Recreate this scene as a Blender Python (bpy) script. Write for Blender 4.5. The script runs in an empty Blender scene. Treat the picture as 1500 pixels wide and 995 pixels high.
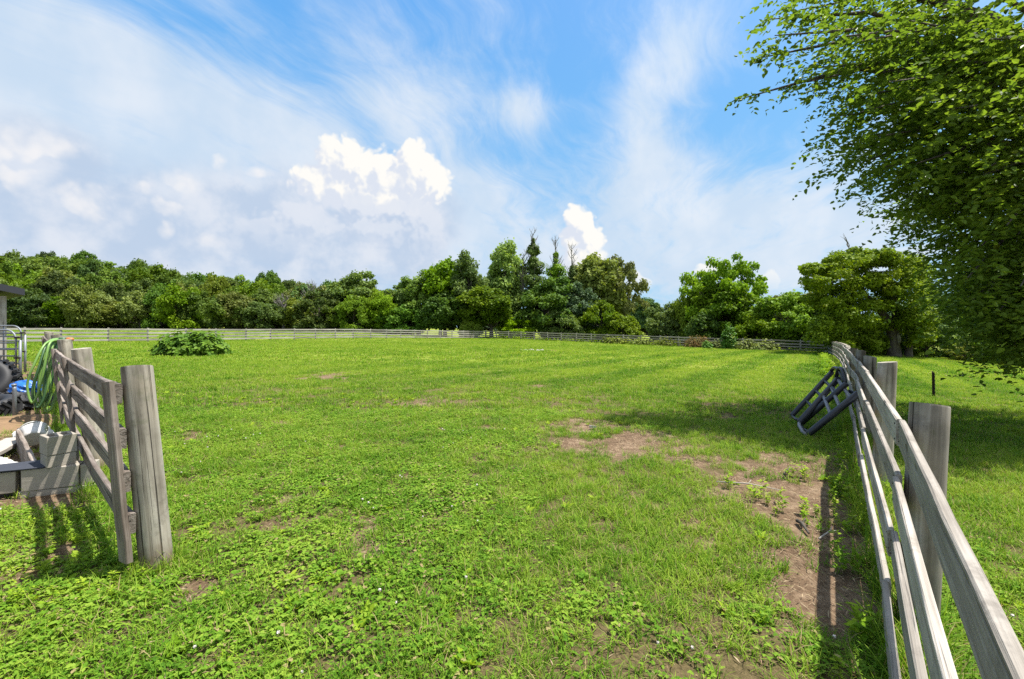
import bpy, bmesh, math, random
import numpy as np
from mathutils import Vector, Matrix, Quaternion

C = bpy.context.scene
COL = C.collection
R = math.radians

# ------------------------------------------------------------------ camera
CAMZ = 1.6
F = 667.0          # focal length in photograph pixels (1500 wide)
HZ = 480.0         # horizon row
cam = bpy.data.cameras.new('camera'); cam.lens = 16.0; cam.sensor_width = 36.0
cam.shift_y = -17.5 / 1500; cam.clip_end = 4000; cam.clip_start = 0.02
camo = bpy.data.objects.new('camera', cam); COL.objects.link(camo)
camo.location = (0, 0, CAMZ); camo.rotation_euler = (R(90), 0, 0)
C.camera = camo

# ------------------------------------------------------------------ light, exposure
SUN = Vector((0.40, 0.02, 1.0)).normalized()
SUN_EL = math.asin(SUN.z); SUN_AZ = math.atan2(SUN.x, SUN.y)
sl = bpy.data.lights.new('sun', 'SUN'); sl.energy = 5.0; sl.angle = R(0.55); sl.color = (1.0, 0.955, 0.88)
so = bpy.data.objects.new('sun', sl); COL.objects.link(so)
so.rotation_euler = SUN.to_track_quat('Z', 'Y').to_euler(); so.location = (20, 10, 60)
C.view_settings.view_transform = 'Standard'; C.view_settings.look = 'None'
C.view_settings.exposure = 0.90; C.view_settings.gamma = 1.0
try: C.view_settings.use_curve_mapping = False
except Exception: pass
C.cycles.max_bounces = 6; C.cycles.diffuse_bounces = 4; C.cycles.glossy_bounces = 2
C.cycles.transmission_bounces = 4; C.cycles.transparent_max_bounces = 4
C.cycles.caustics_reflective = False; C.cycles.caustics_refractive = False
C.cycles.use_denoising = False
try: C.cycles.denoiser = 'OPENIMAGEDENOISE'; C.cycles.denoising_input_passes = 'RGB_ALBEDO_NORMAL'
except Exception: pass


# ------------------------------------------------------------------ node helper
class N:
    def __init__(s, tree): s.t = tree; s.n = tree.nodes; s.l = tree.links
    def _in(s, sock, v):
        if isinstance(v, bpy.types.NodeSocket): s.l.new(v, sock)
        elif isinstance(v, (tuple, list)) and len(v) == 3 and sock.type == 'RGBA': sock.default_value = (*v, 1)
        else: sock.default_value = v
    def add(s, typ, ins=None, **props):
        nd = s.n.new(typ)
        for k, v in props.items(): setattr(nd, k, v)
        for k, v in (ins or {}).items(): s._in(nd.inputs[k], v)
        return nd
    def m(s, op, a, b=None, c=None, clamp=False):
        nd = s.n.new('ShaderNodeMath'); nd.operation = op; nd.use_clamp = clamp
        s._in(nd.inputs[0], a)
        if b is not None: s._in(nd.inputs[1], b)
        if c is not None: s._in(nd.inputs[2], c)
        return nd.outputs[0]
    def v(s, op, a, b=None):
        nd = s.n.new('ShaderNodeVectorMath'); nd.operation = op
        s._in(nd.inputs[0], a)
        if b is not None: s._in(nd.inputs[1], b)
        return nd.outputs['Value'] if op in ('DOT_PRODUCT', 'LENGTH', 'DISTANCE') else nd.outputs[0]
    def mix(s, f, a, b, blend='MIX'):
        nd = s.n.new('ShaderNodeMix'); nd.data_type = 'RGBA'; nd.blend_type = blend
        s._in(nd.inputs[0], f); s._in(nd.inputs[6], a); s._in(nd.inputs[7], b)
        return nd.outputs[2]
    def sstep(s, x, lo, hi, a=0.0, b=1.0):
        nd = s.n.new('ShaderNodeMapRange'); nd.interpolation_type = 'SMOOTHSTEP'
        s._in(nd.inputs[0], x)
        for i, q in enumerate((lo, hi, a, b)): s._in(nd.inputs[i + 1], q)
        return nd.outputs[0]
    def noise(s, vec, scale, detail=4, rough=0.55, dist=0.0):
        nd = s.add('ShaderNodeTexNoise', {'Vector': vec, 'Scale': scale, 'Detail': detail, 'Roughness': rough, 'Distortion': dist})
        return nd.outputs['Fac']
    def mapping(s, vec, scale=(1, 1, 1), rot=(0, 0, 0), loc=(0, 0, 0)):
        nd = s.n.new('ShaderNodeMapping'); s._in(nd.inputs['Vector'], vec)
        nd.inputs['Scale'].default_value = scale; nd.inputs['Rotation'].default_value = rot
        nd.inputs['Location'].default_value = loc
        return nd.outputs[0]
    def ramp(s, f, stops):
        nd = s.n.new('ShaderNodeValToRGB'); s._in(nd.inputs[0], f)
        el = nd.color_ramp.elements
        while len(el) < len(stops): el.new(0.5)
        for e, (p, c) in zip(el, stops): e.position = p; e.color = (*c, 1)
        return nd.outputs[0]
    def xyz(s, x, y, z=0.0):
        nd = s.n.new('ShaderNodeCombineXYZ')
        for i, q in enumerate((x, y, z)): s._in(nd.inputs[i], q)
        return nd.outputs[0]


# ------------------------------------------------------------------ sky
def azel(px, py):
    u = (px - 750) / F; w = (HZ - py) / F
    return math.atan(u), math.atan2(w, math.hypot(1, u))

world = bpy.data.worlds.new('World'); C.world = world; world.use_nodes = True
SKY_STRENGTH = 0.10
def build_sky():
    w = N(world.node_tree); w.n.clear()
    out = w.add('ShaderNodeOutputWorld'); bg = w.add('ShaderNodeBackground', {'Strength': SKY_STRENGTH})
    w.l.new(bg.outputs[0], out.inputs[0])
    sky = w.add('ShaderNodeTexSky', sky_type='NISHITA', sun_disc=False, sun_elevation=SUN_EL,
                sun_rotation=SUN_AZ, air_density=1.0, dust_density=0.6, ozone_density=1.6)
    d = w.v('NORMALIZE', w.add('ShaderNodeTexCoord').outputs['Generated'])
    sp = w.add('ShaderNodeSeparateXYZ', {0: d})
    X, Y, Z = sp.outputs
    az = w.m('ARCTAN2', X, Y); el = w.m('ARCSINE', Z)
    P = w.xyz(az, el)
    def gauss(p, px, py, rx, ry, power=None):
        a, e = azel(px, py); c = math.cos(a)
        q = w.v('MULTIPLY', w.v('SUBTRACT', p, (a, e, 0)), (F / (rx * c * c), F / (ry * c), 0))
        return w.v('DOT_PRODUCT', q, q)
    # high thin veil: coverage bumps times streaks in the plane of the cloud layer
    zz = w.m('MAXIMUM', Z, 0.02)
    flat = w.xyz(w.m('DIVIDE', X, w.m('ADD', zz, 0.12)), w.m('DIVIDE', Y, w.m('ADD', zz, 0.12)))
    warp = w.add('ShaderNodeTexNoise', {'Vector': flat, 'Scale': 0.9, 'Detail': 3})
    flatw = w.v('ADD', flat, w.v('MULTIPLY', w.v('SUBTRACT', warp.outputs['Color'], (.5, .5, .5)), (.8, .8, 0)))
    def along_(vec, deg, lon, acr):
        a = R(deg); return w.xyz(w.m('MULTIPLY', w.v('DOT_PRODUCT', vec, (math.cos(a), -math.sin(a), 0)), acr), w.m('MULTIPLY', w.v('DOT_PRODUCT', vec, (math.sin(a), math.cos(a), 0)), lon))
    st1 = w.noise(along_(flatw, 13, .55, 1.9), 1.3, 7, 0.60)
    st2 = w.noise(along_(flatw, 40, .9, 2.0), 1.0, 7, 0.62)
    fine = w.noise(along_(flatw, 16, .6, 3.0), 3.6, 7, 0.68)
    cov = None
    bumps = [(60, 70, 300, 130, .60), (250, 210, 360, 120, .75), (520, 130, 150, 70, .40), (640, 150, 110, 50, .42), (60, 300, 300, 150, .75),
             (420, 330, 330, 140, .62), (780, 40, 60, 50, .16), (1000, 60, 70, 75, .66), (935, 150, 55, 60, .60), (765, 160, 55, 28, .55),
             (975, 300, 120, 80, .82), (1060, 360, 200, 70, .72), (1210, 330, 140, 50, .42), (720, 290, 110, 90, .52),
             (1150, 220, 120, 60, .16), (960, 235, 40, 30, .45), (1080, 400, 260, 45, .45), (700, 380, 200, 60, .5),
             (1500, 250, 400, 300, .4)]
    for px, py, rx, ry, a in bumps:
        g = w.m('MULTIPLY', w.m('EXPONENT', w.m('MULTIPLY', gauss(P, px, py, rx, ry), -1.0)), a)
        cov = g if cov is None else w.m('ADD', cov, g)
    behind = w.m('MAXIMUM', w.sstep(Y, 0.35, -0.2, 0.0, 0.7), w.sstep(Z, 0.62, 0.85, 0.0, 0.7))  # unseen cloud behind and overhead, added to whiten the fill light
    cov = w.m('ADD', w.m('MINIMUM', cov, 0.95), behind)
    streak = w.m('ADD', w.m('MULTIPLY', st1, 0.55), w.m('ADD', w.m('MULTIPLY', st2, 0.30), w.m('MULTIPLY', fine, 0.25)))
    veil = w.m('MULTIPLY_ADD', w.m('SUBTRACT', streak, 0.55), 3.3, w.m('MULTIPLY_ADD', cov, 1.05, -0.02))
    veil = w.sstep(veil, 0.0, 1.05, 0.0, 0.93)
    # cumulus: lumpy puffs with their own relief lit from the right and above
    def puffs(p, blobs):
        nz = w.add('ShaderNodeTexNoise', {'Vector': p, 'Scale': 15.0, 'Detail': 2, 'Roughness': .5})
        pw = w.v('ADD', p, w.v('MULTIPLY', w.v('SUBTRACT', nz.outputs['Color'], (.5, .5, .5)), (.032, .032, 0)))
        h = None
        for px, py, rx, ry in blobs:
            g = w.m('SUBTRACT', 1.0, gauss(pw, px, py, rx, ry))
            h = g if h is None else w.m('SMOOTH_MAX', h, g, 0.25)
        h = w.m('MAXIMUM', h, -1.5)
        v1 = w.add('ShaderNodeTexVoronoi', {'Vector': pw, 'Scale': 34.0, 'Smoothness': .35}, feature='SMOOTH_F1').outputs['Distance']
        v2 = w.add('ShaderNodeTexVoronoi', {'Vector': pw, 'Scale': 85.0, 'Smoothness': .35}, feature='SMOOTH_F1').outputs['Distance']
        f = w.noise(pw, 60.0, 5, .6)
        lump = w.m('ADD', w.m('MULTIPLY', w.m('SUBTRACT', .42, v1), 0.80), w.m('ADD', w.m('MULTIPLY', w.m('SUBTRACT', .42, v2), 0.42), w.m('MULTIPLY', w.m('SUBTRACT', f, .5), .5)))
        return w.m('ADD', h, lump)
    off = (0.020, 0.022, 0)
    def layer(blobs, col_hi, col_lo, base, lo, hi, soft, fade):
        h0 = puffs(P, blobs); h1 = puffs(w.v('ADD', P, off), blobs)
        rel = w.sstep(w.m('SUBTRACT', h0, h1), lo, hi)
        a = w.sstep(h0, 0.0, soft)
        ef = w.sstep(el, azel(*fade[0])[1], azel(*fade[1])[1])      # thins away into the haze below
        return w.m('MULTIPLY', a, ef), w.mix(rel, col_lo, col_hi)
    S = 1 / SKY_STRENGTH
    def c(r, g, b): # displayed colour to sky radiance
        def lin(x): x /= 255; return x / 12.92 if x <= .04045 else ((x + .055) / 1.055) ** 2.4
        k = S / 2 ** C.view_settings.exposure
        return tuple(lin(x) * k for x in (r, g, b))
    blue = w.ramp(w.m('DIVIDE', el, 0.62), [(0.0, c(160, 212, 244)), (.32, c(134, 200, 248)), (.68, c(112, 186, 248)), (1.0, c(94, 172, 245))])
    blue = w.mix(w.sstep(Y, 0.3, -0.3, 0.0, 0.8), blue, sky.outputs[0])
    base = w.mix(0.10, blue, sky.outputs[0])
    vn = w.noise(P, 6.0, 4, .55)
    vcol = w.mix(w.sstep(vn, .35, .7), c(206, 224, 243), c(230, 238, 248))
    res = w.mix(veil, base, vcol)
    # soft grey-lavender bank low on the left
    g = None
    for px, py, rx, ry in [(120, 340, 330, 130), (470, 350, 210, 105), (600, 340, 85, 85), (330, 330, 150, 90), (60, 250, 150, 80)]:
        q = w.m('EXPONENT', w.m('MULTIPLY', w.m('POWER', gauss(P, px, py, rx, ry), 1.6), -1.0))
        g = q if g is None else w.m('MAXIMUM', g, q)
    bn = w.noise(P, 9.0, 6, .55, .3)
    g = w.sstep(w.m('ADD', g, w.m('MULTIPLY', w.m('SUBTRACT', bn, .5), 0.9)), .2, .85, 0, .9)
    bank = w.mix(w.sstep(w.noise(w.v('ADD', P, (3.1, 1.7, 0)), 11.0, 5, .55), .38, .66), c(190, 208, 232), c(226, 232, 243))
    res = w.mix(g, res, bank)
    # puffs behind, bright
    hi = c(255, 253, 248); lo = c(222, 229, 242)
    A = [(508, 242, 62, 42), (465, 262, 42, 30), (545, 250, 48, 40), (510, 272, 84, 40), (604, 236, 27, 33), (627, 266, 38, 38), (588, 262, 40, 36), (560, 290, 80, 34),
         (849, 324, 27, 28), (866, 352, 27, 30), (838, 350, 24, 28), (853, 385, 40, 32), (934, 418, 20, 22), (1122, 412, 22, 22), (1036, 398, 22, 16), (925, 440, 30, 22)]
    a, col = layer(A, hi, lo, 0, -0.26, 0.30, 0.42, ((700, 445), (700, 380)))
    res = w.mix(a, res, col)
    B = [(264, 272, 36, 24), (245, 300, 28, 26), (215, 275, 22, 12), (240, 335, 18, 22), (325, 238, 18, 14), (378, 252, 22, 10), (60, 215, 70, 28), (110, 300, 60, 40), (312, 355, 30, 12), (20, 240, 50, 50)]
    a, col = layer(B, c(252, 249, 248), c(215, 225, 241), 0, -0.35, 0.2, 1.5, ((200, 400), (200, 300)))
    res = w.mix(w.m('MULTIPLY', a, .8), res, col)
    # puffs in front, in their own shade
    D = [(527, 300, 34, 24), (596, 308, 42, 24), (560, 332, 74, 40), (450, 322, 66, 28), (620, 338, 40, 44), (400, 345, 90, 46)]
    a, col = layer(D, c(226, 232, 243), c(196, 211, 233), 0, -0.35, 0.25, 0.5, ((500, 400), (500, 290)))
    res = w.mix(w.m('MULTIPLY', a, .92), res, col)
    # aureole round the out-of-view sun, added to lift the shadow fill
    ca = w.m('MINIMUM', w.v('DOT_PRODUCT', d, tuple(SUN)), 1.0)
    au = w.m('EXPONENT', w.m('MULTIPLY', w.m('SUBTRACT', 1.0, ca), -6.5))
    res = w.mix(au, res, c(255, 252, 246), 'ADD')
    # below the horizon: plain dull green-grey
    res = w.mix(w.sstep(Z, -0.02, -0.06), res, (1.2, 1.3, 0.8))
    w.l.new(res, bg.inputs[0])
build_sky()
world.cycles.sampling_method = 'MANUAL'; world.cycles.sample_map_resolution = 512


# ------------------------------------------------------------------ noise and terrain (numpy)
def _h(ix, iy, s):
    n = (ix.astype(np.int64) * 374761393 + iy.astype(np.int64) * 668265263 + s * 974634777) & 0xFFFFFFFF
    n = ((n ^ (n >> 13)) * 1274126177) & 0xFFFFFFFF
    return ((n ^ (n >> 16)) & 0xFFFF) / 65535.0
def vnoise(x, y, s=0):
    ix = np.floor(x); iy = np.floor(y); fx = x - ix; fy = y - iy
    fx = fx * fx * (3 - 2 * fx); fy = fy * fy * (3 - 2 * fy)
    a = _h(ix, iy, s); b = _h(ix + 1, iy, s); c = _h(ix, iy + 1, s); d = _h(ix + 1, iy + 1, s)
    return (a * (1 - fx) + b * fx) * (1 - fy) + (c * (1 - fx) + d * fx) * fy
def fbm(x, y, s=0, o=4):
    t = 0; a = .5; n = 0
    for k in range(o):
        t = t + a * vnoise(x * 2 ** k, y * 2 ** k, s + k * 17); n += a; a *= .5
    return t / n
def sst(x, a, b):
    t = np.clip((x - a) / (b - a), 0, 1); return t * t * (3 - 2 * t)

HILL_U = np.array([-1.9, -1.05, -0.9, -0.7, -0.52, -0.42, -0.2, 3.0])
HILL_A = np.array([9.5, 9.3, 8.6, 6.0, 3.6, 1.8, 0.6, 0.4])
def gz(x, y):
    """height of the ground"""
    x = np.asarray(x, float); y = np.asarray(y, float)
    yy = np.clip(y, -30, 90); xr = np.clip(x, 0, 60); xl = np.clip(-x, 0, 60)
    z = -0.027 * xr + 0.0125 * xl * sst(y, -5, 30) - 0.003 * yy
    z = z + 0.75 * sst(y, 42, 80) * sst(-x, 8, 30)
    u = x / np.maximum(y, 20)
    z = z + np.interp(u, HILL_U, HILL_A) * sst(y, 84, 130)
    right = sst(x - (0.386 + 0.7 * y), 0.5, 22) * sst(y, 2, 20)     # falls away a little beyond the right fence
    return z - 0.55 * right
def gz1(x, y): return float(gz(x, y))
def hit(px, py):
    """where the sight line of a photograph pixel meets the ground"""
    u = (px - 750) / F; w = (HZ - py) / F
    lo, hi = 0.3, 0.3
    while hi < 400 and CAMZ + w * hi > gz1(u * hi, hi): hi *= 1.03
    lo = hi / 1.03
    for _ in range(30):
        mid = (lo + hi) / 2
        if CAMZ + w * mid > gz1(u * mid, mid): lo = mid
        else: hi = mid
    return Vector((u * lo, lo, gz1(u * lo, lo)))
def at(px, py, depth): return Vector(((px - 750) / F * depth, depth, CAMZ + (HZ - py) / F * depth))


# ------------------------------------------------------------------ materials
def mat(name):
    m = bpy.data.materials.new(name); m.use_nodes = True
    n = N(m.node_tree); n.n.clear()
    n.out = n.add('ShaderNodeOutputMaterial'); return m, n
def principled(n, col, rough=.7, spec=.3, metal=0.0, bump=None, bstr=.3, bdist=.01):
    p = n.add('ShaderNodeBsdfPrincipled', {'Base Color': col, 'Roughness': rough, 'Specular IOR Level': spec, 'Metallic': metal})
    if bump is not None:
        b = n.add('ShaderNodeBump', {'Height': bump, 'Strength': bstr, 'Distance': bdist}); n.l.new(b.outputs[0], p.inputs['Normal'])
    return p.outputs[0]
def simple(name, col, var=.25, scale=20, rough=.7, spec=.3, metal=0, bstr=.25):
    m, n = mat(name); o = n.add('ShaderNodeTexCoord').outputs['Object']
    f = n.noise(o, scale, 5, .6); f2 = n.noise(o, scale * .2, 3)
    k = n.m('MULTIPLY_ADD', n.m('ADD', f, f2), var, 1 - var)
    c = n.mix(1.0, (*col,), n.xyz(k, k, k), 'MULTIPLY')
    n.l.new(principled(n, c, rough, spec, metal, f, bstr, .004), n.out.inputs[0]); return m
def wood(name, dark, mid, light, axis='X', grain=38, green=0.0, warm=None, split=.75, lo=.36, hi=.64):
    m, n = mat(name); o = n.add('ShaderNodeTexCoord').outputs['Object']
    rnd = n.add('ShaderNodeObjectInfo').outputs['Random']
    o = n.v('ADD', o, n.xyz(n.m('MULTIPLY', rnd, 37.0), n.m('MULTIPLY', rnd, 11.0), n.m('MULTIPLY', rnd, 53.0)))
    sc = {'X': (1.3, grain, grain), 'Z': (grain, grain, .9)}[axis]
    g = n.noise(n.mapping(o, sc), 1.0, 6, .62, .6)
    big = n.noise(o, 2.3, 4, .6)
    spot = n.noise(o, 9.0, 5, .65)
    f = n.m('ADD', n.m('MULTIPLY', g, .62), n.m('MULTIPLY', big, .38))
    c = n.ramp(f, [(lo, dark), (.5, mid), (hi, light)])
    crack = n.sstep(n.noise(n.mapping(o, {'X': (.55, grain * .8, grain * .8), 'Z': (44, 44, .5)}[axis]), 1.0, 3, .5, .3), .635, .675)
    kn = n.add('ShaderNodeTexVoronoi', {'Vector': n.mapping(o, {'X': (1.6, 7, 7), 'Z': (6, 6, 1.8)}[axis]), 'Scale': 1.0}).outputs['Distance']
    knot = n.sstep(kn, .16, .07)
    c = n.mix(n.m('MULTIPLY', crack, split), c, tuple(q * .25 for q in dark))
    c = n.mix(n.m('MULTIPLY', knot, .6), c, tuple(q * .45 for q in dark))
    c = n.mix(n.sstep(n.noise(o, 5.5, 5, .7), .52, .72, 0, .55), c, tuple(q * .8 for q in dark))
    if green: c = n.mix(n.m('MULTIPLY', n.sstep(spot, .55, .72), green), c, (.10, .115, .055))
    if warm: c = n.mix(n.sstep(big, .45, .75, 0, .6), c, warm)
    if axis == 'Z' and warm:     # soil splashed on the foot of the post
        zc = n.add('ShaderNodeSeparateXYZ', {0: n.add('ShaderNodeTexCoord').outputs['Object']}).outputs[2]
        c = n.mix(n.sstep(n.m('ADD', zc, n.m('MULTIPLY', n.m('SUBTRACT', spot, .5), .35)), .26, .02, 0, .8), c, (.135, .095, .06))
    k = n.m('MULTIPLY_ADD', rnd, .45, .78)
    c = n.mix(1.0, c, n.xyz(k, k, k), 'MULTIPLY')
    h = n.m('SUBTRACT', g, n.m('MULTIPLY', n.m('ADD', crack, knot), .9))
    n.l.new(principled(n, c, .85, .15, 0, h, .8, .009), n.out.inputs[0]); return m
def leafmat(name, a, b, c=None, trans=.32, rough=.5, spec=.25, big=.35, vary=1.0):
    spec *= .6
    m, n = mat(name)
    r = n.add('ShaderNodeAttribute', attribute_name='rnd').outputs['Fac']
    pos = n.add('ShaderNodeNewGeometry').outputs['Position']
    nb = n.noise(pos, big, 3, .55)
    orn = n.add('ShaderNodeObjectInfo').outputs['Random']
    f = n.m('ADD', n.m('MULTIPLY', r, .55), n.m('ADD', n.m('MULTIPLY', n.m('SUBTRACT', nb, .5), 1.2), n.m('MULTIPLY', n.m('SUBTRACT', orn, .3), .62)), clamp=True)
    col = n.ramp(f, [(0.0, a), (.55, tuple((p + q) / 2 for p, q in zip(a, b))), (1.0, b)])
    hs = n.add('ShaderNodeHueSaturation', {'Hue': n.m('MULTIPLY_ADD', orn, .034 * vary, .5 - .030 * vary), 'Saturation': n.m('MULTIPLY_ADD', n.m('FRACT', n.m('MULTIPLY', orn, 7.3)), .32 * vary, 1 - .16 * vary), 'Value': n.m('MULTIPLY_ADD', n.m('FRACT', n.m('MULTIPLY', orn, 3.7)), .45 * vary, 1 - .18 * vary), 'Color': col})
    col = hs.outputs[0]
    if c: col = n.mix(n.sstep(r, .955, .97), col, c)
    p = n.add('ShaderNodeBsdfPrincipled', {'Base Color': col, 'Roughness': rough, 'Specular IOR Level': spec})
    t = n.add('ShaderNodeBsdfTranslucent', {'Color': n.mix(1.0, col, (1.25, 1.25, .55), 'MULTIPLY')})
    mx = n.add('ShaderNodeMixShader', {0: trans, 1: p.outputs[0], 2: t.outputs[0]})
    n.l.new(mx.outputs[0], n.out.inputs[0]); return m

M = {}
M['rail'] = wood('grey_rail_wood', (.15, .13, .108), (.285, .255, .22), (.435, .40, .355), 'X', 46, .06, None, .30, .30, .70)
M['rail_far'] = wood('far_rail_wood', (.22, .20, .18), (.34, .315, .285), (.45, .42, .385), 'X', 30, .15)
M['rail_dark'] = wood('dark_rail_wood', (.115, .09, .072), (.21, .175, .148), (.32, .28, .245), 'X', 42, .12)
M['post'] = wood('weathered_post_wood', (.11, .095, .073), (.265, .24, .195), (.41, .385, .325), 'Z', 17, .35, (.29, .225, .15), .9)
M['post_far'] = wood('far_post_wood', (.20, .18, .155), (.32, .30, .265), (.45, .42, .38), 'Z', 20, .2)
M['bark'] = wood('bark', (.045, .038, .03), (.095, .082, .066), (.17, .15, .125), 'Z', 9, .3)
M['dead'] = wood('dead_wood', (.10, .09, .08), (.19, .175, .155), (.30, .28, .25), 'Z', 14)
M['concrete'] = simple('concrete_block', (.31, .28, .235), .3, 45, .9, .15, 0, .6)
M['slate'] = simple('dark_grey_sheet', (.045, .049, .062), .25, 14, .8, .15)
M['white_plastic'] = simple('dirty_white_plastic', (.52, .51, .49), .22, 9, .5, .4)
M['rubber'] = simple('black_rubber', (.022, .022, .024), .3, 18, .6, .4)
M['tube_black'] = simple('black_tube', (.020, .021, .027), .35, 14, .42, .5)
M['tube_grey'] = simple('grey_tube', (.17, .17, .185), .3, 20, .45, .4)
M['galv'] = simple('galvanised_tube', (.20, .215, .235), .25, 14, .5, .4, .3)
M['tarp'] = simple('blue_tarp', (.015, .12, .45), .3, 8, .42, .5)
M['hose_l'] = simple('light_green_hose', (.16, .29, .065), .2, 12, .4, .5)
M['hose_d'] = simple('dark_green_hose', (.05, .12, .045), .2, 12, .4, .5)
M['brass'] = simple('orange_brown_nozzle', (.42, .14, .04), .3, 20, .45, .4)
M['pale_board'] = simple('pale_board', (.36, .33, .29), .25, 12, .85, .2)
M['roof'] = simple('dark_roof', (.035, .037, .045), .3, 6, .6, .3)
M['barn'] = wood('barn_wood', (.16, .12, .085), (.27, .21, .15), (.36, .29, .22), 'Z', 14)
M['rust'] = simple('rusty_steel', (.035, .025, .02), .3, 30, .8, .3)
M['stone'] = simple('pale_stone', (.42, .39, .36), .3, 10, .9, .2)
M['straw'] = simple('straw_clay', (.20, .13, .075), .4, 16, .95, .1)

G = {}
G['near'] = leafmat('near_leaf', (0.059, 0.124, 0.019), (0.186, 0.267, 0.035), (.20, .24, .03), .52, .42, .30, .5, vary=0.0)
G['tree_a'] = leafmat('mid_green_leaf', (0.069, 0.146, 0.023), (0.203, 0.301, 0.043), None, .34, .55, .2, .22)
G['tree_b'] = leafmat('light_green_leaf', (0.113, 0.210, 0.025), (0.285, 0.393, 0.051), None, .36, .55, .2, .25)
G['tree_c'] = leafmat('dark_green_leaf', (0.045, 0.109, 0.025), (0.133, 0.217, 0.043), None, .30, .55, .2, .22)
G['tree_d'] = leafmat('blue_green_leaf', (0.049, 0.098, 0.047), (0.113, 0.183, 0.077), None, .2, .55, .2, .2)
G['tree_o'] = leafmat('olive_leaf', (0.102, 0.147, 0.033), (0.233, 0.274, 0.059), None, .32, .55, .2, .22)
G['forest'] = leafmat('forest_leaf', (0.051, 0.113, 0.017), (0.188, 0.274, 0.043), None, .32, .6, .15, .09)
G['bush'] = leafmat('bush_leaf', (0.076, 0.160, 0.016), (0.214, 0.320, 0.030), None, .3, .55, .22, 1.2, vary=0.0)
G['red'] = leafmat('rust_red_leaf', (.10, .115, .03), (.30, .13, .055), None, .25, .6, .2, 1.0, vary=0.0)
G['weed'] = leafmat('weed_leaf', (.07, .17, .018), (.17, .31, .035), None, .35, .45, .3, 1.4, vary=0.0)

def grass_tint(n, pos):
    """colour of the turf by place: patches, mown stripes, yellowing"""
    nb = n.noise(pos, .16, 4, .6); nm = n.noise(pos, 1.1, 4, .6); ns = n.noise(pos, 5.0, 3, .6)
    sep = n.add('ShaderNodeSeparateXYZ', {0: pos}); X, Y, _ = sep.outputs
    across = n.m('SUBTRACT', n.m('MULTIPLY', X, .819), n.m('MULTIPLY', Y, .573))
    wob = n.m('MULTIPLY', n.m('SUBTRACT', n.noise(pos, .12, 2), .5), 1.4)
    s = n.m('SINE', n.m('MULTIPLY', n.m('ADD', across, wob), 2 * math.pi / 2.9))
    sm = n.m('MULTIPLY', n.sstep(across, -24, -3), n.sstep(Y, 9, 17))
    stripe = n.m('MULTIPLY', n.sstep(s, -.5, .5, -1, 1), sm)
    f = n.m('ADD', n.m('MULTIPLY', nb, .62), n.m('ADD', n.m('MULTIPLY', nm, .52), n.m('MULTIPLY', ns, .24)))
    f = n.m('ADD', f, n.m('MULTIPLY', stripe, .11))
    f = n.m('ADD', f, n.sstep(Y, 8, 34, -.05, .03))
    return f, X, Y


# ------------------------------------------------------------------ mesh helpers
def link(name, me, parent=None, m=None):
    o = bpy.data.objects.new(name, me); COL.objects.link(o)
    if parent is not None: o.parent = parent
    if m is not None: me.materials.append(m)
    return o
def tag(o, label, cat, group=None, kind=None):
    if label: o['label'] = label
    if cat: o['category'] = cat
    if group: o['group'] = group
    if kind: o['kind'] = kind
    return o
def thing(name, loc, label, cat, group=None, rz=0.0):
    o = bpy.data.objects.new(name, None); COL.objects.link(o); o.empty_display_size = .2
    o.location = loc; o.rotation_euler = (0, 0, rz)
    return tag(o, label, cat, group)
def copy_tree(o, parent=None):
    c = o.copy(); COL.objects.link(c)
    if parent is not None: c.parent = parent
    for ch in list(o.children): copy_tree(ch, c)
    return c
def np_mesh(name, V, k, rnd=None, smooth=False):
    """V: (faces*k, 3) unshared vertices, k corners a face"""
    V = np.ascontiguousarray(V.reshape(-1, 3), dtype=np.float32); nf = len(V) // k
    me = bpy.data.meshes.new(name)
    me.vertices.add(len(V)); me.vertices.foreach_set('co', V.ravel())
    me.loops.add(len(V)); me.loops.foreach_set('vertex_index', np.arange(len(V), dtype=np.int32))
    me.polygons.add(nf); me.polygons.foreach_set('loop_start', np.arange(nf, dtype=np.int32) * k)
    if rnd is not None:
        a = me.attributes.new('rnd', 'FLOAT', 'FACE'); a.data.foreach_set('value', np.ascontiguousarray(rnd, dtype=np.float32))
    if smooth: me.polygons.foreach_set('use_smooth', np.ones(nf, dtype=bool))
    me.update(calc_edges=True); return me
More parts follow.
